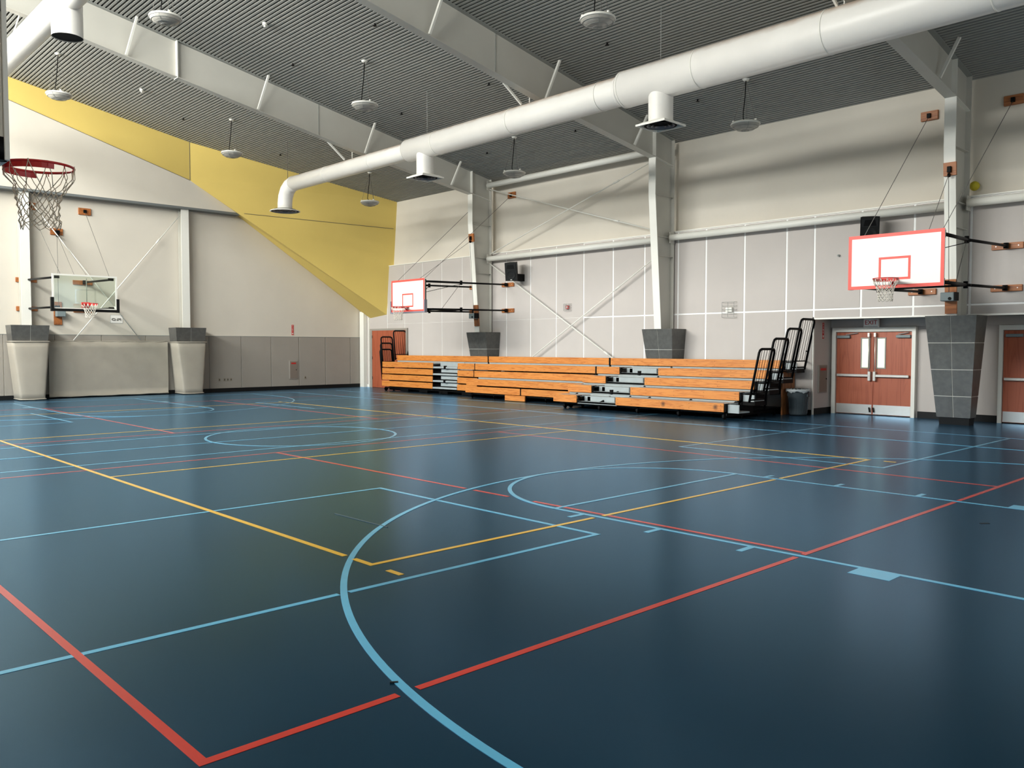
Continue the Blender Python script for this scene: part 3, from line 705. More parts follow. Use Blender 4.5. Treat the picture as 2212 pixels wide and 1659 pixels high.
MB().box(10.9, 11.9, 7.5, 12.9, .11, .15).build('bottom_frame', M_blk, Cq)
for wx_0, wy_0, wr_ in ((10.93, 12.85, .08), (11.3, 12.85, .08), (10.95, 9.3, .07)):
    mb = MB(); wheel(mb, wx_0, wy_0, wr_); mb.build('wheel', M_blk, Cq)
for y in (7.9, 9.2, 10.4, 11.6): MB().box(10.9, 11.9, y-.25, y+.25, .02, .11).build('chassis', M_blk, Cq)
rail(Cq, 11.45, 12.07, 12.95, 1.33, 1.05, .12)
for k, dx in ((4, 0), (3, -.01), (2, -.02)): rail(Cq, 10.92+dx, 11.46, 13.04+.02*(4-k), ZT[k]-.1, 1.08, .14, 4)
mb = MB(); wheel(mb, 9.45, 1.55, .075); mb.build('wheel', M_blk, A)

# ------------------------------------------------------------------ doors
def leaf(p, x, y0, y1, hinge_left, win=True, zt=2.12):
    """door leaf in the plane x, y0<y1"""
    l = MB().bevbox(x, x+.045, y0, y1, .02, zt, .004).build('door_leaf', M_redwood, p)
    fr = x-.006
    MB().box(fr, x, y0+.01, y1-.01, .03, .27).build('kick_plate', M_chrome, l)
    if win:
        a, c = (y0+.10, y0+.28) if not hinge_left else (y1-.28, y1-.10)
        # frame strips round the vision panel
        m = MB().box(x-.012, x, a-.03, a, 1.22, 1.95).box(x-.012, x, c, c+.03, 1.22, 1.95).box(x-.012, x, a-.03, c+.03, 1.19, 1.22).box(x-.012, x, a-.03, c+.03, 1.95, 1.98)
        m.build('window_frame', M_steelg, l); MB().box(x-.004, x, a, c, 1.22, 1.95).build('vision_panel', M_doorlit, l)
    ya, yb = y0+.02, y1-.02
    MB().bevbox(x-.085, x-.04, ya+.02, yb-.02, .98, 1.045, .008).build('push_bar', M_chrome, l)
    s = y0+.02 if not hinge_left else y1-.09
    MB().bevbox(x-.095, x-.0, s, s+.07, .88, 1.12, .008).box(x-.06, x, (yb-.12 if s < y0+.2 else ya+.04), (yb-.05 if s < y0+.2 else ya+.11), .98, 1.045).build('latch_case', M_chrome, l)
    return l
d1 = bpy.data.objects.new('door_1', None); COL.objects.link(d1); d1.location = (13.1, -5.55, 0); struct(d1, 'pair of red-brown exit doors in a white frame')
MB().box(12.98, 13.12, -4.60, -4.50, 0, 2.13).box(12.98, 13.12, -6.62, -6.53, 0, 2.13).box(12.98, 13.12, -6.62, -4.50, 2.13, 2.24).build('door_frame', M_white, d1)
l1 = leaf(d1, 13.03, -5.56, -4.61, False); l2 = leaf(d1, 13.03, -6.52, -5.58, True)
for l, s in ((l1, -5.50), (l2, -5.66)):
    MB().cyl((12.96, s+.02, 1.1), (12.96, s+.02, 2.05), .012, 8).box(12.945, 13.03, s-.0, s+.05, 2.0, 2.10).build('latch_rod', M_chrome, l)
for l, y in ((l1, -4.98), (l2, -6.50)):
    MB().bevbox(12.96, 13.03, y, y+.35, 1.97, 2.04, .008).build('door_closer', M_grey, l)
    MB().bar((12.97, y+.1 if y > -5.5 else y+.3, 2.06), (12.99, y-.2 if y > -5.5 else y-.0+.0+.05, 2.10), .02, .015).build('closer_arm', M_grey, l)
for l, y in ((l1, -5.52), (l2, -5.62)): MB().bar((12.99, y, .08), (12.985, y+.02, .2), .03, .03).build('door_stop', M_blk, l)
MB().box(13.02, 13.08, -5.58, -5.56, .02, 2.12).build('astragal', M_redwood, d1)
d2 = bpy.data.objects.new('door_2', None); COL.objects.link(d2); d2.location = (13.1, -9.5, 0); struct(d2, 'red-brown door at the right picture edge')
MB().box(12.98, 13.12, -8.54, -8.46, 0, 2.13).box(12.98, 13.12, -10.6, -10.5, 0, 2.13).box(12.98, 13.12, -10.6, -8.46, 2.13, 2.24).build('door_frame', M_white, d2)
l3 = leaf(d2, 13.03, -9.5, -8.55, False); leaf(d2, 13.03, -10.49, -9.52, True)
MB().bevbox(12.96, 13.03, -8.95, -8.6, 1.97, 2.04, .008).build('door_closer', M_grey, l3)
d3 = bpy.data.objects.new('door_3', None); COL.objects.link(d3); d3.location = (12.1, 14.6, 0); struct(d3, 'brown wooden door behind the far bleacher end')
MB().bevbox(12.04, 12.1, 14.25, 15.46, .01, 2.42, .004).build('door_leaf', M_redwood, d3)
MB().bevbox(12.04, 12.1, 13.04, 14.24, .01, 2.42, .004).build('door_leaf', M_redwood, d3)
MB().box(12.03, 12.1, 15.46, 15.62, 0, 2.42).box(12.03, 12.1, 12.95, 13.04, 0, 2.42).box(12.03, 12.1, 12.95, 15.62, 2.42, 2.5).build('door_frame', M_wains, d3)
for z in (.35, 1.2, 2.1): MB().cyl((12.04, 15.45, z), (12.04, 15.45, z+.12), .014, 8).build('hinge', M_blk, d3)

# ------------------------------------------------------------------ small fittings near the doors
t = thing('exit_sign', 'white exit sign with red letters above the double doors', 'sign', (12.9, -5.57, 2.34))
MB().bevbox(12.86, 12.93, -5.76, -5.38, 2.235, 2.45, .008).build('case', M_exit, t)
text_mesh('EXIT', .155, 'lettering', M_label, t, face_mtx((12.857, -5.57, 2.355), (0, -1, 0), (0, 0, 1)))
MB().box(12.852, 12.86, -5.74, -5.40, 2.245, 2.26).build('edge_strip', M_steelg, t)
def firesign(loc, axis, label):
    t = thing('extinguisher_sign', label, 'sign', loc, 'red extinguisher arrow signs')
    x, y, z = loc; right = Vector((1, 0, 0))
    q = lambda a, dy, c: (x+a, y+dy, z+c)
    MB().box(x-.05, x+.05, y-.006, y, z-.21, z+.21).build('plate', M_label, t)
    MB().box(x-.056, x+.056, y-.0035, y+.001, z-.216, z+.216).build('plate_edge', M_white, t)
    for i, ch in enumerate('FIRE'): text_mesh(ch, .07, 'lettering', M_white, t, face_mtx((x, y-.008, z+.16-.068*i), (1, 0, 0), (0, 0, 1)))
    MB().slab([(x-.035, y-.009, z-.12), (x+.035, y-.009, z-.12), (x, y-.009, z-.19)], (0, .003, 0)).build('arrow', M_white, t)
firesign((12.6, RB-.016, 2.16), 'x', 'red arrow sign on the recess side wall beside the double doors')
firesign((8.75, YB-.002, 2.42), 'x', 'small red arrow sign on the far wall')
def cabinet(x0, x1, y, z0, z1, label):
    t = thing('extinguisher_cabinet', label, 'cabinet', ((x0+x1)/2, y, z0), 'wall extinguisher cabinets')
    MB().bevbox(x0, x1, y-.03, y, z0, z1, .006).build('cabinet_frame', M_wains, t)
    MB().bevbox(x0+.03, x1-.03, y-.038, y-.028, z0+.03, z1-.03, .003).build('cabinet_door', M_cab, t)
    MB().box(x0+.08, x1-.08, y-.042, y-.036, z1-.14, z1-.08).build('red_label', M_label, t)
    MB().cyl((x1-.07, y-.05, (z0+z1)/2), (x1-.07, y-.036, (z0+z1)/2), .018, 10).build('handle', M_blk, t)
cabinet(12.36, 12.82, RB-.012, .55, 1.27, 'taupe extinguisher cabinet on the recess side wall by the trash can')
cabinet(8.56, 8.93, YB-.03, .42, 1.17, 'taupe extinguisher cabinet low on the far wall')
for i, x in enumerate((5.62, 5.82, 5.95, 6.08, 9.28)):
    t = thing('wall_outlet', 'small socket plate on the far wainscot, %s' % ['leftmost of the row of four', 'second of the row of four', 'third of the row of four', 'rightmost of the row of four', 'alone right of the cabinet'][i], 'outlet', (x, YB-.03, .45), 'socket plates on the far wall')
    MB().bevbox(x-.04, x+.04, YB-.042, YB-.03, .41, .53, .003).build('plate', M_outlet, t); MB().box(x-.015, x+.015, YB-.046, YB-.04, .44, .5).build('socket', M_hole, t)
# poster
t = thing('poster', 'small white printed notice on the far wall by the glass backboard', 'poster', (1.92, YB, 2.7))
MB().box(1.72, 2.12, YB-.008, YB-.002, 2.57, 2.84).build('sheet', M_board, t)
MB().frame_y(1.71, 2.13, YB-.006, YB-.001, 2.56, 2.85, .012).build('border', M_steelg, t)
MB().tube([(1.82+.06*math.cos(a*.5), YB-.01, 2.69+.035*math.sin(a*.5)) for a in range(13)], .014, 5).build('print', M_ink, t)
MB().tube([(2.0+.07*math.cos(a*.5), YB-.01, 2.69+.04*math.sin(a*.9)) for a in range(13)], .012, 5).build('print', M_ink, t)
# trash can
tx, ty = 11.66, -4.27
t = thing('trash_can', 'round dark grey trash can with a clear liner by the bleacher end', 'trash can', (tx, ty, 0))
MB().lathe((tx, ty, 0), [(0, .01), (.2, .01), (.205, .0), (.215, .05), (.25, .5), (.262, .6), (.262, .62), (.25, .62), (.24, .5), (.2, .04), (0, .04)], 32).build('body', M_bin, t)
MB().lathe((tx, ty, 0), [(.262, .6), (.285, .6), (.288, .66), (.27, .67), (.255, .62)], 32).build('rim', M_bin, t)
for a in range(8):
    an = a*PI/4+.2; c, s = math.cos(an), math.sin(an)
    MB().bar((tx+.222*c, ty+.222*s, .06), (tx+.25*c, ty+.25*s, .46), .03, .014, (c, s, 0)).build('rib', M_bin, t)
vs = [(.245+.01*math.sin(k*2.1), 0) for k in range(5)]
mb = MB(); n_ = 40; vv = []
for j, (r, z) in enumerate([(.24, .60), (.275, .675), (.3, .67), (.305, .635), (.29, .60)]):
    for k in range(n_):
        a = 2*PI*k/n_; q = .012*math.sin(k*2.7+j)*(j > 0); vv.append((tx+(r+q)*math.cos(a), ty+(r+q)*math.sin(a), z+q+.02*math.sin(k*.9)*(j == 4)))
mb.add(vv, [(j*n_+k, j*n_+(k+1) % n_, (j+1)*n_+(k+1) % n_, (j+1)*n_+k) for j in range(4) for k in range(n_)], True); mb.build('liner', M_bag, t)
for s in (-1, 1): MB().bevbox(tx-.05, tx+.05, ty+s*.262-.02, ty+s*.262+.02, .48, .56, .008).build('handle', M_bin, t)

# loudspeakers
def speaker(x, y, z, label, h=.62, w_=.42, yaw=.5):
    t = thing('loudspeaker', label, 'loudspeaker', (x, y, z), 'wall loudspeakers')
    R = Matrix.Rotation(yaw, 4, 'Z') @ Matrix.Rotation(-.18, 4, 'Y')
    def tr(mb):
        mb.v = [tuple(Vector((x, y, z))+(R @ Vector(v))) for v in mb.v]; return mb
    # local: front faces -x
    tr(MB().slab([(-.2, -w_/2, -h/2), (-.2, w_/2, -h/2), (.16, w_/2*.65, -h/2), (.16, -w_/2*.65, -h/2)], (0, 0, h))).build('cabinet', M_spk, t)
    tr(MB().box(-.215, -.2, -w_/2+.03, w_/2-.03, h*.12, h/2-.04)).build('horn_frame', M_grille, t)
    tr(MB().slab([(-.218, -w_/2+.07, h*.16), (-.218, w_/2-.07, h*.16), (-.218, w_/2-.1, h/2-.07), (-.218, -w_/2+.1, h/2-.07)], (.004, 0, 0))).build('horn', M_blk, t)
    mb = MB(); N = 24
    for r0, r1, d0, d1_ in ((.155, .14, -.215, -.215), (.14, .05, -.212, -.19)):
        vs = []
        for r, d in ((r0, d0), (r1, d1_)):
            for k in range(N): vs.append((d, r*math.cos(2*PI*k/N), -h*.17+r*math.sin(2*PI*k/N)))
        mb.add(vs, [(k, (k+1) % N, N+(k+1) % N, N+k) for k in range(N)], True)
    tr(mb).build('woofer', M_grille, t)
    tr(MB().box(-.21, -.2, -.03, .03, -h/2+.03, -h/2+.055)).build('badge', M_white, t)
    MB().box(x+.15, 12.1, y-.1, y+.1, z-.32, z-.08).bar((x, y, z-.2), (12.05, y, z-.25), .05, .05).build('wall_bracket', M_blk, t)
speaker(11.62, 6.28, 4.33, 'black loudspeaker between the far right hoop and the middle column')
speaker(11.62, -6.02, 4.52, 'black loudspeaker half hidden by the near right backboard')
# caged wall devices
def caged(yc, zc, w_, h_, label, body, red=False):
    t = thing('wire_guard', label, 'wire guard', (12.1, yc, zc), 'caged devices on the right wall')
    MB().bevbox(12.03, 12.1, yc-body[0]/2, yc+body[0]/2, zc-body[1]/2, zc+body[1]/2, .008).build('device', M_label if red else M_white, t)
    if red: MB().bevbox(12.02, 12.05, yc-body[0]/4, yc+body[0]/4, zc-body[1]/4, zc+body[1]/4, .006).build('strobe_lens', M_white, t)
    m = MB()
    for i in range(5):
        z = zc-h_/2+h_*i/4; m.tube([(12.1, yc-w_/2, z), (12.0, yc-w_/2+.03, z), (12.0, yc+w_/2-.03, z), (12.1, yc+w_/2, z)], .005, 5)
    for i in range(3):
        y = yc-w_/2+.03+(w_-.06)*i/2; m.tube([(12.0, y, zc-h_/2), (12.0, y, zc+h_/2)], .005, 5)
    m.build('guard', M_steelg, t)
caged(4.12, 3.04, .3, .22, 'small caged red strobe between the crossing braces', (.12, .12), True)
caged(-1.97, 2.77, .44, .42, 'caged white thermostat on the right wall over the bleacher', (.2, .13))
tag(MB().cyl((12.05, -5.07, 4.02), (12.1, -5.07, 4.02), .03, 12).cyl((12.03, -5.07, 4.02), (12.05, -5.07, 4.02), .015, 8).build('wall_bolt', M_steelg), 'small bolt on the wall panel left of the near right backboard', 'bolt')
tag(MB().cyl((12.07, -4.25, 1.63), (12.1, -4.25, 1.63), .018, 10).build('wall_bolt', M_blk), 'tiny dark bolt on the panel right of the top bleacher rail', 'bolt')
bl = MB().lathe((12.17, -8.13, 5.33), [(.0, -.105)]+[(.105*math.sin(PI*i/12), -.105*math.cos(PI*i/12)) for i in range(1, 12)]+[(0, .105)], 20).build('ball', M_ball)
tag(bl, 'yellow ball wedged behind the right column above the ledge', 'ball')

# ------------------------------------------------------------------ hoops
def net(c, r, m, parent, thick=.004, levels=6, n=12, seed=1, loopy=0):
    rnd = random.Random(seed); L = .43
    prof = [(r, 0), (r*.74, .14), (r*.65, .20), (r*.59, .255), (r*.56, .31), (r*.55, .36), (r*.57, .405)]
    def node(l, k):
        rr, dz = prof[l]; off = .5 if l % 2 else 0
        a = 2*PI*(k+off)/n; j = .012*loopy
        return Vector((c[0]+rr*math.cos(a)+rnd.uniform(-j, j), c[1]+rr*math.sin(a)+rnd.uniform(-j, j), c[2]-.01-dz+rnd.uniform(-j, j)))
    N = [[node(l, k) for k in range(n)] for l in range(len(prof))]
    mb = MB()
    for l in range(len(prof)-1):
        for k in range(n):
            a = N[l][k]
            for kk in ((k, k-1) if l % 2 == 0 else (k, k+1)):
                b_ = N[l+1][kk % n]; q = a.lerp(b_, .5); out = Vector((q.x-c[0], q.y-c[1], 0)).normalized()
                mb.tube([a, q+out*.006*(1+loopy)*(1 if l else 2.5), b_], thick, 5)
    for k in range(n):
        a, b_ = N[-1][k], N[-1][(k+1) % n]; mb.tube([a, a.lerp(b_, .5)-Vector((0, 0, .02+.03*loopy*rnd.random())), b_], thick, 5)
    for k in range(n): mb.cyl(N[0][k]+Vector((0, 0, .012)), N[0][k]-Vector((0, 0, .008)), thick*1.5, 6)
    return mb.build('net', m, parent)
def rim(c, nx, ny, parent, mtl, band=True, rr=.2286):
    """c centre, (nx,ny) points from the board towards the court"""
    mb = MB(); N = 48
    g = mb.tube([(c[0]+rr*math.cos(2*PI*k/N), c[1]+rr*math.sin(2*PI*k/N), c[2]) for k in range(N)], .0095, 8, closed=True)
    # deeper band round the rear of the ring and brace to the board
    base = math.atan2(-ny, -nx); A = [base+(-1.75+3.5*k/20) for k in range(21)]
    vs = []
    for a in A:
        for r_, z in ((rr-.004, .0), (rr+.004, .0), (rr+.002, -.045), (rr-.004, -.045)): vs.append((c[0]+r_*math.cos(a), c[1]+r_*math.sin(a), c[2]+z))
    mb.add(vs, [(i*4+k, i*4+(k+1) % 4, i*4+4+(k+1) % 4, i*4+4+k) for i in range(20) for k in range(4)])
    R = mb.build('rim', mtl, parent)
    b0 = Vector((c[0]-nx*rr, c[1]-ny*rr, c[2])); b1 = Vector((c[0]-nx*(rr+.15), c[1]-ny*(rr+.15), c[2]))
    s = Vector((-ny, nx, 0))
    MB().slab([b0-s*.09, b1-s*.09, b1+s*.09, b0+s*.09], (0, 0, -.012)).slab([b0-s*.02, b0+s*.02, b1+s*.05-Vector((0, 0, .12)), b1-s*.05-Vector((0, 0, .12))], (0, 0, .012)).build('rim_bracket', mtl, R)
    m2 = MB()
    for k in range(12):
        a = 2*PI*k/12; p = Vector((c[0]+rr*math.cos(a), c[1]+rr*math.sin(a), c[2]-.012))
        m2.tube([p+Vector((0, 0, .004)), p+Vector((math.cos(a)*.006, math.sin(a)*.006, -.014)), p-Vector((0, 0, .008))], .0035, 5)
    m2.build('net_hooks', mtl, R)
def side_hoop(sx, bx, yc, label, wallx, padded=False, winch_y=None, bulge=0, netm=None, loopy=0, back_grey=False):
    """hoop carried by swing arms off a side wall; sx=-1 faces -x (right wall), +1 faces +x (left wall)"""
    t = thing('basketball_hoop', label, 'basketball hoop', (bx, yc, 2.9), 'side wall basketball hoops')
    X = lambda d: bx-sx*d      # d metres behind the board front
    z0, z1 = 2.89, 3.96; y0, y1 = yc-.915, yc+.915
    bx0, bx1 = sorted((X(0), X(.03)))
    brd = MB().bevbox(bx0, bx1, y0, y1, z0, z1, .004).build('backboard', M_board, t)
    f0, f1 = sorted((X(-.004), X(0.0)))
    bw = .065
    i_ = .03 if back_grey else 0
    MB().frame_x(f0, f1, y0+i_, y1-i_, z0+i_, z1-i_, bw).build('border', M_border, brd)
    w_ = .305; tz0, tz1 = 3.05, 3.50; s = .045
    MB().frame_x(f0, f1, yc-w_, yc+w_, tz0, tz1, s).build('target_square', M_border, brd)
    # steel frame behind the board
    r0, r1 = sorted((X(.03), X(.085)))
    fm = MB()
    for z in (z0+.04, z1-.09): fm.box(r0, r1, y0+.04, y1-.04, z, z+.05)
    for y in (y0+.02, y0+.45, y1-.5, y1-.07): fm.box(r0, r1, y, y+.05, z0+.03, z1-.03)
    if back_grey:
        MB().bevbox(r0-.02, r1+.0, y0+.005, y1-.005, z0+.02, z1-.01, .008).build('rear_casing', M_cream, t)
        MB().bevbox(r0-.03, r1-.02, y0+.03, y0+.16, z0+.06, z0+.2, .004).build('casing_slot', M_dark, t)
    else: fm.build('rear_frame', M_blk, t)
    if padded:
        p0, p1 = sorted((X(-.03), X(.07)))
        pb = MB().box(p0, p1, y0, y1, z0-.04, z0+.012).box(p0, p1, y1, y1+.04, z0-.04, z0+.38).box(p0, p1, y0-.04, y0, z0-.04, z0+.38)
        pb.build('edge_padding', M_pad, t)
    rc = (bx+sx*.39, yc, 3.05)
    rim(rc, sx, 0, t, M_rimred); net(rc, .2286, netm or M_net, t, .0030 if loopy else .0055, loopy=loopy, seed=3)
    wx = wallx
    for sy_ in (-1, 1):
        ya = yc+sy_*.87; yw = yc+sy_*.88
        for za, zw in ((3.86, 3.93), (2.96, 3.02)):
            mid = Vector((bx+(wx-bx)*.42, ya+(bulge if sy_ < 0 else bulge), za+.03))
            p0 = Vector((X(.05), ya, za)); p1 = Vector((wx-(.12 if wx > 0 else -.12), yw, zw))
            mb = MB().tube([p0, mid], .035, 10).tube([mid, p1], .03, 10)
            for q in (p0, mid): mb.cyl(q-Vector((0, 0, .07)), q+Vector((0, 0, .07)), .045, 10)
            mb.cyl(p1-Vector((0, 0, .06)), p1+Vector((0, 0, .06)), .055, 10)
            mb.build('arm', M_blk, t)
            b0, b1 = sorted((wx, wx-(.05 if wx > 0 else -.05)))
            blk = MB().bevbox(b0, b1, yw-.31, yw+.31, zw-.07, zw+.07, .006).build('mounting_block', M_block, t)
            m = MB()
            for dy in (-.22, .22): m.cyl((b0-.004, yw+dy, zw), (b1+.004, yw+dy, zw), .012, 8)
            m.build('bolt', M_chrome, blk)
        # stay cables: upper wall block to board top, and between the arms
        yb2 = yc+sy_*.87
        b0, b1 = sorted((wx+(.2 if wx > 0 else 0), wx-(-.14 if wx > 0 else -.05)))
        blk = MB().bevbox(b0, b1, yb2-.19, yb2+.19, 6.99, 7.2, .006).build('mounting_block', M_block, t)
        MB().bevbox(b0-.05, b0, yb2-.04, yb2+.04, 7.04, 7.14, .005).build('eye_plate', M_blk, blk)
        MB().cyl((b0-.03, yb2, 7.06), (X(.05), yc+(.62 if sy_ > 0 else -.87), z1), .007, 6).build('stay_cable', M_cable, t)
        k0 = Vector((bx+(wx-bx)*.42, ya+bulge, 3.89)); k1 = Vector((bx+(wx-bx)*.2, ya, 3.0))
        MB().cyl(k0, k1, .007, 6).build('arm_cable', M_cable, t)
        MB().cyl((bx+(wx-bx)*.42, ya, 3.85), (bx+(wx-bx)*.1, yc, 3.5), .009, 6).build('folding_rod', M_blk, t)
    MB().cyl((bx+(wx-bx)*.42, yc-.87, 2.98), (bx+(wx-bx)*.42, yc+.87, 2.98), .022, 8).cyl((bx+(wx-bx)*.1, yc-.87, 2.99), (bx+(wx-bx)*.42, yc+.87, 2.99), .016, 8).build('spreader', M_blk, t)
    if wx > 0:
        # pulley block and winch on the column flange
        fx_ = lambda z: 11.13+(.32*(6.07-z)/3.87 if z < 6.07 else 0)
        bk2 = MB().slab([(fx_(5.72)-.06, yc-.13, 5.72), (fx_(5.72)-.06, yc+.13, 5.72), (fx_(5.44)-.06, yc+.13, 5.44), (fx_(5.44)-.06, yc-.13, 5.44)], (.05, 0, 0)).build('mounting_block', M_block, t)
        px_ = fx_(5.5)-.09
        MB().bevbox(px_-.03, px_+.03, yc-.04, yc+.04, 5.5, 5.63, .006).cyl((px_-.01, yc-.02, 5.44), (px_-.01, yc+.02, 5.44), .045, 12).build('pulley', M_blk, t)
        bk3 = MB().slab([(fx_(3.22)-.06, yc-.12, 3.22), (fx_(3.22)-.06, yc+.12, 3.22), (fx_(2.47)-.06, yc+.12, 2.47), (fx_(2.47)-.06, yc-.12, 2.47)], (.05, 0, 0)).build('mounting_block', M_ply if padded else M_block, t)
        wx_ = fx_(2.85)-.06
        MB().bevbox(wx_-.22, wx_, yc-.14, yc+.14, 2.74, 2.93, .012).build('winch', M_grey, t)
        MB().cyl((wx_-.23, yc-.06, 2.79), (wx_-.22, yc-.06, 2.79), .035, 12).box(wx_-.2, wx_, yc-.17, yc-.14, 2.75, 2.93).build('winch_drive', M_blk, t)
        MB().cyl((px_-.03, yc, 5.44), (wx_-.1, yc, 2.93), .007, 6).build('winch_cable', M_cable, t)
        MB().cyl((px_-.03, yc, 5.44), (X(.03), yc-.62, z1), .006, 6).build('lift_cable', M_cable, t)
    return t
side_hoop(-1, 8.35, -7.97, 'near right hoop with red-bordered white board above the doors', 12.1, bulge=.1)
side_hoop(-1, 8.35, 7.88, 'far right hoop with padded white board over the closed bleacher', 12.1, padded=True)
side_hoop(1, -6.98, -7.95, 'nearest hoop at the left picture edge, its board seen from behind', -12.1, netm=M_netd, loopy=1, back_grey=True)
# glass hoop on the far wall
t = thing('basketball_hoop', 'far wall hoop with a clear glass backboard', 'basketball hoop', (-.03, 13.1, 2.9))
xc = -.03; z0, z1 = 2.87, 3.94
MB().box(xc-.89, xc+.89, 13.1, 13.112, z0+.04, z1-.04).build('backboard', M_glass, t, 'clear glass pane')
MB().frame_y(xc-.93, xc+.93, 13.09, 13.13, z0, z1, .05).build('border', M_white, t)
MB().box(xc-.90, xc+.90, 13.06, 13.15, z0-.06, z0+.02).box(xc-.98, xc-.90, 13.055, 13.155, z0-.065, z0+.36).box(xc+.90, xc+.98, 13.055, 13.155, z0-.065, z0+.36).build('edge_padding', M_black, t)
sq = .006
MB().frame_y(xc-.305, xc+.305, 13.096, 13.099, 3.05, 3.5, .045).build('target_square', M_frost, t)
rc = (xc, 12.71, 3.05); rim(rc, 0, -1, t, M_rimred); net(rc, .2286, M_net, t, .006)
MB().box(xc-.12, xc+.12, 13.07, 13.1, 2.93, 3.1).build('rim_plate', M_rimred, t)
for sx in (-1, 1):
    for za, zw in ((3.84, 3.92), (2.94, 2.98)):
        p0 = Vector((xc+sx*.78, 13.15, za)); p1 = Vector((xc+sx*.86, 16.1, zw))
        MB().tube([p0, p1], .033, 10).cyl(p1-Vector((0, 0, .07)), p1+Vector((0, 0, .07)), .05, 10).box(p0.x-.1, p0.x+.06, 13.115, 13.16, za-.04, za+.04).build('arm', M_blk, t)
        MB().bevbox(p1.x-.31, p1.x+.31, 16.25, 16.3, zw-.075, zw+.075, .006).build('mounting_block', M_block, t)
    xb = -.76 if sx < 0 else .94
    blk = MB().bevbox(xb-.2, xb+.2, 16.25, 16.3, 6.23, 6.46, .006).build('mounting_block', M_block, t)
    MB().bevbox(xb-.05, xb+.05, 16.2, 16.25, 6.3, 6.4, .005).build('eye_plate', M_blk, blk)
    MB().cyl((xb, 16.22, 6.32), (xc+sx*.7, 13.12, z1), .008, 6).build('stay_cable', M_cable, t)
MB().bevbox(-.14, .24, 16.25, 16.3, 5.47, 5.69, .006).build('mounting_block', M_block, t)
MB().bevbox(0, .12, 16.15, 16.25, 5.5, 5.62, .006).cyl((.06, 16.14, 5.44), (.06, 16.22, 5.44), .05, 10).build('pulley', M_blk, t)
MB().bevbox(-.09, .16, 16.25, 16.3, 2.47, 3.24, .006).build('mounting_block', M_block, t)
MB().bevbox(-.06, .22, 16.04, 16.25, 2.74, 2.93, .012).build('winch', M_grey, t)
MB().cyl((.03, 16.15, 5.44), (.03, 16.15, 2.93), .007, 6).cyl((.09, 16.15, 5.44), (xc+.05, 13.15, z1), .007, 6).cyl((.05, 16.15, 5.44), (xc-.3, 13.15, z1), .007, 6).build('winch_cable', M_cable, t)
MB().cyl((xc+.05, 13.16, z1-.1), (xc+.05, 13.16, 3.05), .012, 8).build('support_rod', M_steelg, t)

# ------------------------------------------------------------------ ducts
def diffuser(c, p, square=True, r=.37):
    x, y, z = c
    if square:
        o = MB(); a = [(x-r, y-r), (x+r, y-r), (x+r, y+r), (x-r, y+r)]
        s = r*.72; b_ = [(x-s, y-s), (x+s, y-s), (x+s, y+s), (x-s, y+s)]
        vs = [(q[0], q[1], z) for q in a]+[(q[0], q[1], z+.06) for q in b_]
        o.add(vs, [(i, (i+1) % 4, 4+(i+1) % 4, 4+i) for i in range(4)]+[(4, 5, 6, 7)])
        o.box(x-r, x+r, y-r, y-r+.02, z-.03, z+.01).box(x-r, x+r, y+r-.02, y+r, z-.03, z+.01).box(x-r, x-r+.02, y-r+.02, y+r-.02, z-.03, z+.01).box(x+r-.02, x+r, y-r+.02, y+r-.02, z-.03, z+.01)
        o.build('diffuser_plate', M_white, p)
    else:
        MB().lathe(c, [(.0, .05), (r*.5, .06), (r*.97, .0), (r, -.02), (r*.95, -.03)], 32).build('diffuser_plate', M_white, p)
    rr = r*.92
    MB().lathe(c, [(rr, -.012), (rr*.8, .02), (rr*.8, .045), (0, .045)], 32).build('diffuser_throat', M_dark, p)
    for k, f in enumerate((.86, .6, .34)):
        MB().lathe(c, [(rr*f, -.015-.012*k), (rr*(f-.17), .015-.012*k), (rr*(f-.18), .012-.012*k), (rr*(f-.01), -.02-.012*k)], 32).build('diffuser_cone', M_diff, p)
D = thing('air_duct', 'long white round air duct stepping down in size towards the far wall', 'air duct', (6.27, 0, 7.35))
dx, dz = 6.27, 7.35
MB().cyl((dx, YF+.05, dz), (dx, -2.94, dz), .39, 48).build('duct_section', M_duct, D)
MB().tube([(dx, -2.94, dz), (dx, -2.86, dz), (dx, -2.80, dz), (dx, 4.95, dz)], [.395, .34, .32, .32], 48).build('duct_section', M_duct, D)
MB().tube([(dx, 4.93, dz), (dx, 5.0, dz), (dx, 5.08, dz), (dx, 11.6, dz)], [.325, .27, .245, .245], 40).build('duct_section', M_duct, D)
pts = [(dx, 11.6, dz)]+[(dx, 11.6+.62*math.sin(a), dz-.62+.62*math.cos(a)) for a in [PI/2*k/4 for k in range(1, 5)]]+[(dx, 12.22, 6.53)]
MB().tube(pts, .25, 32).build('elbow', M_duct, D)
for y, r in ((-13, .395), (-10.3, .395), (-7.6, .395), (-4.9, .395), (-2.99, .395), (-2.3, .328), (0.6, .328), (3.6, .328), (6.8, .252), (9.4, .252), (11.6, .256)):
    MB().tube([(dx, y-.012, dz), (dx, y+.012, dz)], r+.001, 40).build('joint_ring', M_white, D)
for y, r, zb in ((-3.91, .26, 6.44), (4.2, .245, 6.52)):
    MB().cyl((dx, y, dz-.15), (dx, y, zb), r, 32, caps=False).build('takeoff', M_duct, D)
    MB().tube([(dx, y, zb+.05), (dx, y, zb+.03)], r+.012, 32).build('joint_ring', M_white, D)
    diffuser((dx, y, zb-.03), D, True, .375)
MB().tube([(dx, 12.22, 6.58), (dx, 12.22, 6.56)], .262, 32).build('joint_ring', M_white, D)
diffuser((dx, 12.22, 6.49), D, False, .52)
diffuser((dx, -12.0, 6.38), D, True, .375); MB().cyl((dx, -12, dz-.15), (dx, -12, 6.42), .26, 32).build('takeoff', M_duct, D)
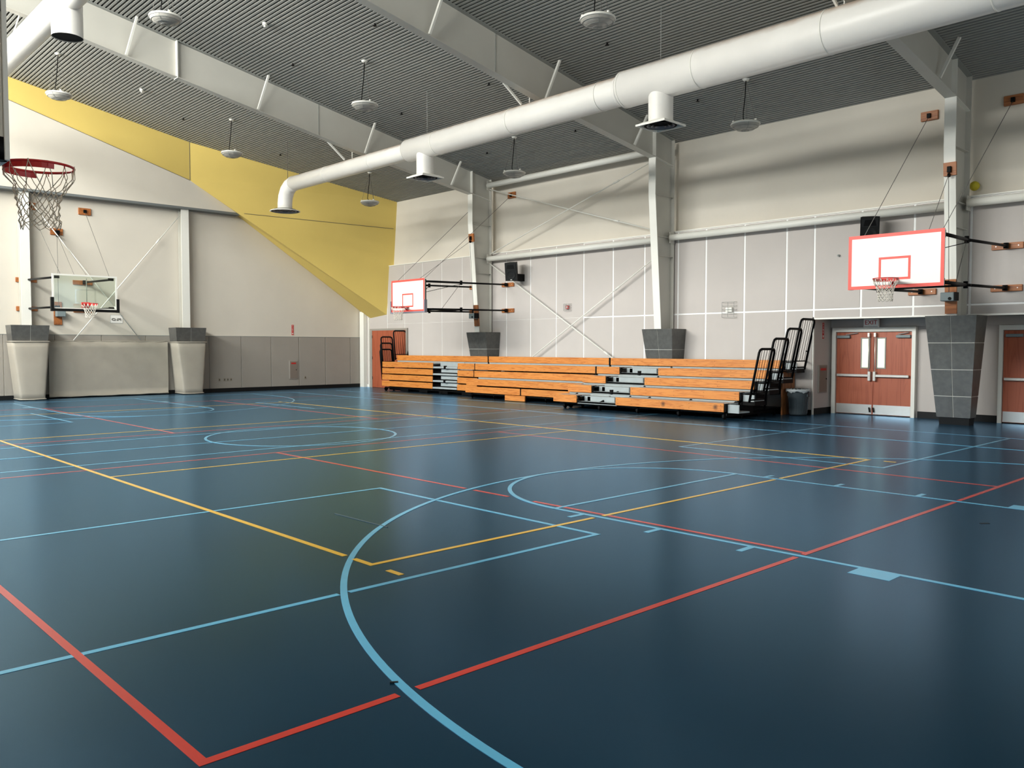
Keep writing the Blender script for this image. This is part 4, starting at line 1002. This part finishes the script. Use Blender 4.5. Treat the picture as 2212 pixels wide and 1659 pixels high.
for y in (-12, -3.9, 4.1, 12.0): MB().cyl((dx, y, dz+.2), (dx, y, cz(dx)), .008, 6).build('hanger_rod', M_cable if y > 11 else M_steelg, D)
for y in (-7.95, 0, 7.95):
    r = .39 if y < -3 else (.32 if y < 5 else .245)
    yy = y+.14
    MB().bar((5.5, yy, cz(5.5)-.96), (6.1, yy, dz+r*.93), .05, .04, (0, 1, 0)).build('hanger_strut', M_white, D)
    MB().bar((7.05, yy, cz(7.05)-.93), (6.45, yy, dz+r*.93), .05, .04, (0, 1, 0)).build('hanger_strut', M_white, D)
    MB().tube([(6.3, yy, cz(6.3)-.96), (6.36, yy, cz(6.3)-.93), (6.38, yy, cz(6.3)-.99), (6.38, yy, dz+r*.95)], .014, 6).build('hanger_rod', M_white, D)
D2 = thing('air_duct', 'short stretch of white duct at the top left corner with an open spout', 'air duct', (-3.1, 0, 8.6))
dx, dz = -3.1, 8.6
MB().cyl((dx, YF+.05, dz), (dx, 13.2, dz), .265, 48).build('duct_section', M_duct, D2)
sy0 = 3.55
MB().cyl((dx, sy0, dz-.1), (dx, sy0, 7.85), .285, 36, caps=False).build('spout', M_duct, D2)
MB().cyl((dx, sy0, 7.99), (dx, sy0, 7.87), .28, 36).build('spout_inside', M_dark, D2)
MB().cyl((dx, -5, dz-.1), (dx, -5, 7.85), .285, 36).build('spout', M_duct, D2)
for y in (-7.95, 0, 8.1, 12): MB().tube([(dx+.3, y, cz(dx)-.9), (dx+.27, y, cz(dx)-.95), (dx+.02, y, dz+.25)], .02, 6).build('hanger_rod', M_white, D2)

# ------------------------------------------------------------------ high bay lamps
def lamp(x, y, z, label, proto=[None]):
    loc = (x, y, z)
    t = thing('high_bay_lamp', label, 'ceiling lamp', loc, 'round high bay lamps hung from the roof')
    MB().lathe(loc, [(.0, .06), (.2, .055), (.34, .03), (.352, .0), (.345, -.02), (.33, -.015)], 32).build('housing', M_white, t)
    MB().lathe(loc, [(.335, -.012), (.31, -.06), (.22, -.11), (.1, -.14), (0, -.145)], 32).build('lens', M_lens, t)
    m = MB()
    for r_, zz in ((.3, -.07), (.2, -.125), (.09, -.15)): m.tube([(x+r_*math.cos(2*PI*k/24), y+r_*math.sin(2*PI*k/24), z+zz) for k in range(24)], .004, 4, closed=True)
    for k in range(4):
        a = PI/4+k*PI/2; m.tube([(x+.34*math.cos(a), y+.34*math.sin(a), z-.01), (x+.3*math.cos(a), y+.3*math.sin(a), z-.07), (x+.2*math.cos(a), y+.2*math.sin(a), z-.125), (x, y, z-.152)], .004, 4)
    m.build('wire_guard', M_steelg, t)
    zc = cz(x); top = (x, y, zc)
    MB().lathe(top, [(0, -.045), (.06, -.04), (.09, 0)], 16).build('canopy', M_white, t)
    for k in range(3):
        a = 2*PI*k/3+.4; MB().cyl((x+.3*math.cos(a), y+.3*math.sin(a), z+.04), (x, y, zc-.03), .005, 5).build('hanger_cable', M_cable, t)
        MB().box(x+.3*math.cos(a)-.02, x+.3*math.cos(a)+.02, y+.3*math.sin(a)-.02, y+.3*math.sin(a)+.02, z+.03, z+.075).build('clip', M_white, t)
    H = zc-z; MB().tube([(x, y, zc-.03), (x-.03, y, zc-H*.4), (x-.07, y+.02, z+H*.25), (x-.1, y, z+.12), (x-.04, y, z+.07)], .012, 6).build('power_cord', M_blk, t)
LP = [(-.9, 12.2, 9.04, 'round lamp over the yellow band, nearest the top left corner'), (-.93, 4.15, 8.98, 'round lamp cut by the top edge beside the open duct spout'),
      (4.25, 12, 8.13, 'round lamp before the far yellow wall, left of the duct end'), (4.25, 4.15, 8.09, 'round lamp between the two near roof beams, left of the duct'),
      (4.25, -3.9, 8.07, 'largest round lamp, at the top middle above the duct'), (9.55, 11.85, None, 'round lamp before the yellow corner, right of the duct end'),
      (9.72, 4.2, None, 'round lamp in front of the tube under the roof edge'), (9.85, -3.75, None, 'round lamp under the roof right of the square diffuser')]
ZL = {9.55: 7.13, 9.72: 7.1, 9.85: 7.1}
for x, y, z, lb in LP: lamp(x, y, ZL[x] if z is None else z, lb)
# sprinkler heads and ceiling sensors
SP = [(3.28, 2.24), (3.27, 6.15), (6.8, 6.03), (6.81, 2.12), (6.81, -1.97), (10.22, -2.13), (3.3, 13.6), (6.8, 13.5), (10.2, 6), (10.2, 2.1), (10.2, 9.9)]
SL = ['left of the duct, closest to the middle beam', 'left of the duct in front of the first beam', 'above the duct just before the first beam',
      'above the duct midway between two beams', 'above the duct, right of the middle beam', 'right of the square diffuser by the thick duct',
      'over the yellow facet, left', 'over the yellow facet, beside the duct elbow', 'behind the duct near the roof edge, far', 'behind the duct near the roof edge, by the middle column', 'over the yellow corner, right of the duct end']
for (x, y), sl in zip(SP, SL):
    z = cz(x); o = MB().cyl((x, y, z-.05), (x, y, z+.02), .02, 8).cyl((x, y, z-.06), (x, y, z-.052), .05, 10).build('sprinkler_head', M_blk)
    tag(o, 'dark sprinkler head '+sl, 'sprinkler', 'dark sprinkler heads on the ceiling')
for (x, y), lb in (((1.74, 4.74), 'small white sensor on the ribbed ceiling near the top edge'), ((1.54, 12.46), 'small white sensor on the ribbed ceiling above the yellow band')):
    z = cz(x); tag(MB().cyl((x, y, z-.06), (x, y, z+.02), .06, 14).cyl((x, y, z-.1), (x, y, z-.06), .03, 10).build('ceiling_sensor', M_white), lb, 'sensor')
